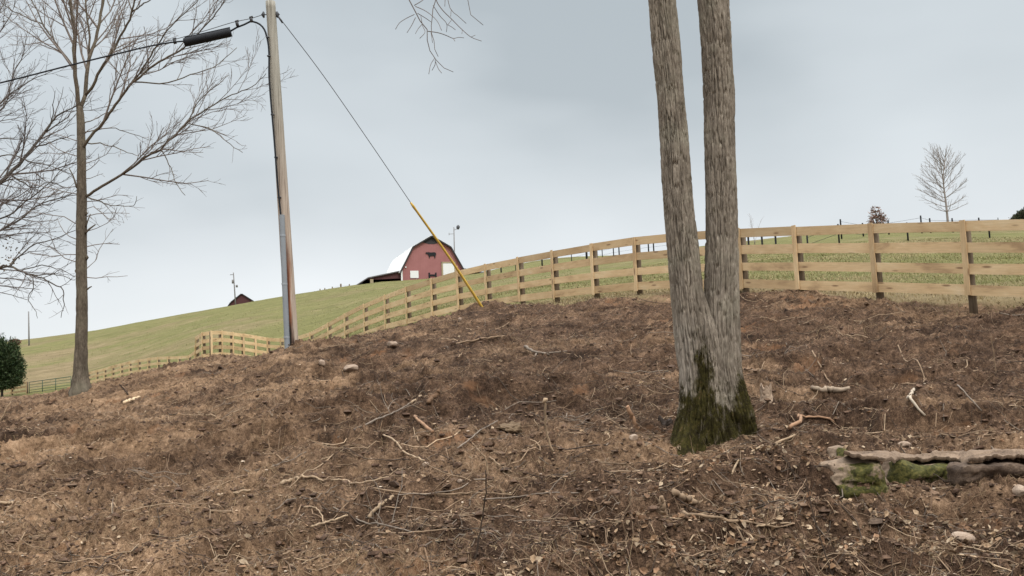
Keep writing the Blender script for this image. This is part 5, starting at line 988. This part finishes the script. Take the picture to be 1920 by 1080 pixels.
o_ = scatter_sticks(13000, 'twig_litter', (.05, .5), (.0020, .006), [TANW, PALE, GREY, DRK, (0.22, 0.14, 0.085), (0.16, 0.10, 0.065)], 7.6, 31, lambda x, y: r0.uniform(0, 1, len(x)) < np.clip(.36 + 1.5 * fbm(x * .6, y * .8, 80., 3) + .4 * smooth(12.5, 9, np.hypot(x, y)), .06, 1)); tag(o_, 'broken twigs and root ends strewn all over the bare bank', 'twigs')
o_ = scatter_sticks(1000, 'branch_litter', (.35, 1.1), (.004, .009), [TANW, GREY, (0.2, 0.13, 0.08), DRK, PALE], 7.8, 30, None, .5, .6, 4, 7, .05); tag(o_, 'longer thin dead stems lying scattered over the bare bank', 'twigs')
o_ = scatter_sticks(34000, 'dead_grass', (.05, .26), (.0013, .0026), [(0.27, 0.185, 0.10), (0.36, 0.26, 0.15), (0.2, 0.13, 0.075), (0.15, 0.095, 0.06)], 7.6, 27, lambda x, y: r0.uniform(0, 1, len(x)) < np.clip(-.05 + 1.5 * fbm(x * .7, y * .7, 40., 3) + .40 * smooth(-.05, -.3, np.arctan2(x, y)) + .35 * smooth(11, 8.5, np.hypot(x, y)), .015, 1), .9, .5, 3, 4, .22); tag(o_, 'dry straw and dead grass matted over the bank', 'dead grass')
# knots of fine roots torn out of the cut faces
cxs, cys = spots(230, 7.8, 22, -.47, .47); rtb = []
for qx, qy in zip(cxs, cys):
    if dirtmask(qx, qy) < .5: continue
    m_ = r0.integers(10, 34); spread = r0.uniform(.10, .34); x = qx + r0.normal(0, spread, m_); y = qy + r0.normal(0, spread * .8, m_); rtb.append(np.stack([x, y], 1))
rtb = np.concatenate(rtb); z = ground_z(rtb[:, 0], rtb[:, 1]); b = B(); rc = np.array([(.27, .18, .11), (.20, .13, .08), (.34, .24, .15), (.14, .09, .058)])
qs = []
for (x, y), zz in zip(rtb, z):
    L = r0.uniform(.08, .38); a = r0.uniform(0, 2 * PI); qs.append(wander(np.array([x, y, zz - .01]), np.array([math.cos(a), math.sin(a), r0.uniform(-.1, .55)]), L, 5, -.14, .34, r0))
qs = np.array(qs); g_ = ground_z(qs[..., 0].ravel(), qs[..., 1].ravel()).reshape(qs.shape[:2]); qs[..., 2] = np.maximum(qs[..., 2], g_ + .002)
for q in qs: w_ = r0.uniform(.0016, .0042); add_tube(b, q, np.linspace(w_, w_ * .5, 6), 3, rc[r0.integers(0, 4)] * r0.uniform(.7, 1.2), False)
tag(b.build('root_tangles', MAT['stick']), 'knots of fine torn roots tangled over the cut faces of the bank', 'roots', kind='stuff')
# leaves
x, y = spots(34000, 7.6, 26, p=1.5); th_ = np.arctan2(x, y); rd = np.hypot(x, y)
dens = .05 + .75 * smooth(11.8, 9.0, rd) * smooth(-.05, .22, th_) + .5 * np.exp(-((x - base[0]) ** 2 + (y - base[1] + .6) ** 2) / 1.6) + .10 * smooth(12.5, 9.5, rd) + .25 * smooth(.1, .3, th_) * smooth(15, 11, rd)
dens = dens * (0.55 + 1.5 * np.clip(1.8 * fbm(x * 1.0, y * 1.3, 60., 3) + .1, -.36, 1)); kp = (r0.uniform(0, 1, len(x)) < dens) & (dirtmask(x, y) > .5); x = x[kp]; y = y[kp]; n = len(x)
z = ground_z(x, y); s_ = r0.uniform(.014, .040, n); a = r0.uniform(0, 2 * PI, n); nz = np.stack([r0.normal(0, .7, n), r0.normal(-.15, .7, n), np.ones(n)], 1); nz /= np.linalg.norm(nz, axis=1)[:, None]
u = np.stack([np.cos(a), np.sin(a), np.zeros(n)], 1); u -= (u * nz).sum(1)[:, None] * nz; u /= np.linalg.norm(u, axis=1)[:, None]; v = np.cross(nz, u); c0 = np.stack([x, y, z + .012], 1); cur = r0.uniform(.1, 1.1, n)[:, None] * s_[:, None]
S1 = s_[:, None]; wd = r0.uniform(.4, .75, n)[:, None]
V = np.stack([c0 - u * S1 + nz * cur * .8, c0 - u * S1 * .25 + v * S1 * wd + nz * cur, c0 + u * S1 * .45 + v * S1 * wd * .75 + nz * cur * .9, c0 + u * S1 * 1.1 + nz * cur * .5, c0 + u * S1 * .4 - v * S1 * wd * .8 + nz * cur, c0 - u * S1 * .3 - v * S1 * wd + nz * cur * 1.1, c0 + nz * .002], 1).reshape(-1, 3)
F1 = np.array([(6, 0, 5), (6, 1, 0), (6, 2, 1), (6, 3, 2), (6, 4, 3), (6, 5, 4)]); Fq = (F1[None] + (np.arange(n) * 7)[:, None, None]).reshape(-1, 3)
cl = np.array([(.25, .158, .092), (.31, .212, .130), (.19, .118, .068), (.12, .073, .045), (.38, .285, .19), (.23, .132, .074)])[r0.integers(0, 6, n)] * r0.uniform(.6, 1.25, (n, 1)); b = B(); b.add(V, [Fq], np.repeat(cl, 7, 0)); tag(b.build('leaf_litter', MAT['litter'], None, False), 'fallen brown leaves, thickest at lower right and round the mossy tree', 'leaves', kind='stuff')
# clods and chips
def lumps(n, name, sz, cols, rmin, rmax, label, cat, flat=.7, p=1.0, jit=.35):
    x, y = spots(n, rmin, rmax, p=p); k_ = dirtmask(x, y) > .5; x = x[k_]; y = y[k_]; n = len(x); t_ = (1 + 5 ** .5) / 2
    I = np.array([(-1, t_, 0), (1, t_, 0), (-1, -t_, 0), (1, -t_, 0), (0, -1, t_), (0, 1, t_), (0, -1, -t_), (0, 1, -t_), (t_, 0, -1), (t_, 0, 1), (-t_, 0, -1), (-t_, 0, 1)]) / 1.9; Fi = np.array([(0, 11, 5), (0, 5, 1), (0, 1, 7), (0, 7, 10), (0, 10, 11), (1, 5, 9), (5, 11, 4), (11, 10, 2), (10, 7, 6), (7, 1, 8), (3, 9, 4), (3, 4, 2), (3, 2, 6), (3, 6, 8), (3, 8, 9), (4, 9, 5), (2, 4, 11), (6, 2, 10), (8, 6, 7), (9, 8, 1)])
    s_ = np.exp(r0.uniform(math.log(sz[0]), math.log(sz[1]), n)); sc = s_[:, None] * np.stack([r0.uniform(.7, 1.4, n), r0.uniform(.7, 1.4, n), r0.uniform(.5, 1, n) * flat], 1)
    V = I[None] * (1 + r0.uniform(-jit, jit, (n, 12, 1))) * sc[:, None]; V = V + np.stack([x, y, ground_z(x, y) + s_ * .15], 1)[:, None]
    Fq = (Fi[None] + (np.arange(n) * 12)[:, None, None]).reshape(-1, 3); c = np.array(cols)[r0.integers(0, len(cols), n)] * r0.uniform(.7, 1.3, (n, 1)); b = B(); b.add(V.reshape(-1, 3), [Fq], np.repeat(c, 12, 0)); tag(b.build(name, MAT['clod'], None, False), label, cat, kind='stuff')
lumps(46000, 'soil_clods', (.005, .020), [(.115, .070, .046), (.09, .055, .037), (.16, .10, .065), (.07, .043, .029), (.22, .145, .09)], 7.6, 32, 'crumbled brown soil clods over the whole bank', 'clods')
lumps(3200, 'large_clods', (.018, .050), [(.105, .063, .040), (.085, .050, .032), (.14, .088, .055), (.075, .045, .029)], 8.5, 27, 'fist-sized broken clods of brown earth on the bare bank', 'clods', .75, 1.0, .5)
lumps(3800, 'wood_chips', (.006, .020), [(.42, .30, .2), (.5, .4, .3), (.34, .22, .14), (.3, .2, .13)], 7.6, 28, 'small pale wood chips and pebbles in the soil', 'chips', .5)
# turf along and beyond the board fence
def turf(n, rmin, rmax, hr, wr, name, label, az=(-.2, .52)):
    r = np.exp(r0.uniform(math.log(rmin), math.log(rmax), n)); a = r0.uniform(*az, n); x = r * np.sin(a); y = r * np.cos(a); rb = np.interp(a, _bth, _br); k_ = (dirtmask(x, y) < r0.uniform(.1, .95, n)) & (r > rb - 1.2); TC = 1.0 if rmin < 40 else .82 ; x = x[k_]; y = y[k_]; a = a[k_]; r = r[k_]; rb = rb[k_]; n = len(x)
    h = r0.uniform(*hr, n) * (1 + .6 * fbm(x * .8, y * .8, 70., 2)); d = r0.uniform(0, 2 * PI, n); ln = np.stack([np.cos(d), np.sin(d), np.zeros(n)], 1) * (h * r0.uniform(.1, .9, n))[:, None]; c0 = np.stack([x, y, ground_z(x, y) - .01], 1); s1 = np.stack([-np.sin(d + r0.normal(0, .8, n)), np.cos(d), np.zeros(n)], 1) * (wr * r / 22)[:, None]
    V = np.stack([c0 - s1, c0 + s1, c0 + ln * .4 + s1 * .7 + np.stack([d * 0, d * 0, h * .65], 1), c0 + ln + np.stack([d * 0, d * 0, h], 1)], 1).reshape(-1, 3)
    dry = np.clip(.35 + .9 * np.exp(-((r - rb - .6) / 2.2) ** 2) + 1.3 * fbm(x * .25, y * .25, 44., 3), 0.08, .95); isd_ = r0.uniform(0, 1, n) < dry; c = np.where(isd_[:, None], np.array([.30, .235, .125]) * TC, np.array([.185, .176, .064]) * TC) * r0.uniform(.65, 1.35, (n, 1)); Fq = (np.array([[(0, 1, 2), (0, 2, 3)]]) + (np.arange(n) * 4)[:, None, None]).reshape(-1, 3)
    b = B(); b.add(V, [Fq], np.repeat(c, 4, 0)); tag(b.build(name, MAT['blade'], None, False), label, 'grass', kind='stuff')
turf(150000, 15.5, 75, (.025, .075), .006, 'turf', 'short mixed green and dry grass under and behind the board fence')

turf(18000, 42, 200, (.03, .12), .0045, 'pasture_tufts', 'scattered grass tufts over the pasture hill on the left', (-.5, .06))

# ------------------------------------------------------------------ overcast sky and sun
w = bpy.data.worlds.new('World'); S.world = w; w.use_nodes = True; nt_ = w.node_tree; nt_.nodes.clear()
def wn(ty, **kw):
    nd = nt_.nodes.new(ty)
    for k, v in kw.items():
        if k in nd.inputs:
            i = nd.inputs[k]
            if isinstance(v, bpy.types.NodeSocket): nt_.links.new(v, i)
            else: i.default_value = v
        else: setattr(nd, k, v)
    return nd
SUN_EL = math.radians(50); SUN_AZ = math.radians(150)     # azimuth clockwise from +Y: behind and to the right of the viewer
tc = wn('ShaderNodeTexCoord').outputs['Generated']
sky = wn('ShaderNodeTexSky', sky_type='NISHITA', sun_disc=False, sun_elevation=SUN_EL, sun_rotation=SUN_AZ)
sep = wn('ShaderNodeSeparateXYZ', Vector=tc)
mp1 = wn('ShaderNodeMapping', Vector=tc, Scale=(1.6, 1.6, 3.4), Location=(-3.144, 0.531, -1.561)).outputs[0]
n1 = wn('ShaderNodeTexNoise', Vector=mp1, Scale=1.3, Detail=3.0, Roughness=0.42, Distortion=0.3).outputs[0]
mp2 = wn('ShaderNodeMapping', Vector=tc, Scale=(1.0, 1.0, 3.0)).outputs[0]
n2 = wn('ShaderNodeTexNoise', Vector=mp2, Scale=5.0, Detail=5.0, Roughness=0.5).outputs[0]
def wm(op, a, b):
    nd = nt_.nodes.new('ShaderNodeMath'); nd.operation = op
    for i, v in ((0, a), (1, b)):
        if isinstance(v, bpy.types.NodeSocket): nt_.links.new(v, nd.inputs[i])
        else: nd.inputs[i].default_value = v
    return nd.outputs[0]
cl = wm('ADD', wm('MULTIPLY', n1, 0.88), wm('MULTIPLY', n2, 0.12))
rampc = wn('ShaderNodeValToRGB', Fac=cl); e = rampc.color_ramp.elements; e[0].position = 0.38; e[0].color = (0.45, 0.487, 0.51, 1); e[1].position = 0.66; e[1].color = (0.655, 0.69, 0.712, 1); q = e.new(0.5); q.color = (0.565, 0.600, 0.622, 1)
hz = wn('ShaderNodeValToRGB', Fac=sep.outputs[2]); e = hz.color_ramp.elements; e[0].position = 0.0; e[0].color = (0.80, 0.82, 0.832, 1); e[1].position = 1.0; e[1].color = (3.0, 3.05, 3.1, 1)
for p_, c_ in ((0.11, (0.765, 0.79, 0.808)), (0.21, (0.64, 0.68, 0.702)), (0.36, (0.60, 0.648, 0.675)), (0.46, (0.85, 0.9, 0.93)), (0.60, (2.4, 2.45, 2.5))): q = e.new(p_); q.color = (*c_, 1)
mul = nt_.nodes.new('ShaderNodeMix'); mul.data_type = 'RGBA'; mul.blend_type = 'MULTIPLY'; mul.inputs[0].default_value = 1.0
nt_.links.new(hz.outputs[0], mul.inputs[6]); sc_ = nt_.nodes.new('ShaderNodeMix'); sc_.data_type = 'RGBA'; sc_.blend_type = 'DIVIDE'; sc_.inputs[0].default_value = 1.0; nt_.links.new(rampc.outputs[0], sc_.inputs[6]); sc_.inputs[7].default_value = (0.605, 0.635, 0.655, 1); nt_.links.new(sc_.outputs[2], mul.inputs[7])
bg1 = wn('ShaderNodeBackground', Color=mul.outputs[2], Strength=1.0); bg2 = wn('ShaderNodeBackground', Color=sky.outputs[0], Strength=0.06)
mxs = wn('ShaderNodeMixShader', Fac=0.12); nt_.links.new(bg1.outputs[0], mxs.inputs[1]); nt_.links.new(bg2.outputs[0], mxs.inputs[2])
out = nt_.nodes.new('ShaderNodeOutputWorld'); nt_.links.new(mxs.outputs[0], out.inputs[0])
sd_ = bpy.data.lights.new('sun', 'SUN'); sd_.energy = 1.5; sd_.angle = math.radians(14); sd_.color = (1.0, 0.96, 0.90); so = bpy.data.objects.new('sun', sd_); COL.objects.link(so)
dirv = Vector((math.sin(SUN_AZ) * math.cos(SUN_EL), math.cos(SUN_AZ) * math.cos(SUN_EL), math.sin(SUN_EL))); so.rotation_euler = dirv.to_track_quat('Z', 'Y').to_euler()
S.view_settings.view_transform = 'Standard'; S.view_settings.look = 'None'; S.view_settings.exposure = 0.22; S.view_settings.gamma = 1.0; S.view_settings.use_curve_mapping = False
S.cycles.max_bounces = 6; S.cycles.transparent_max_bounces = 4
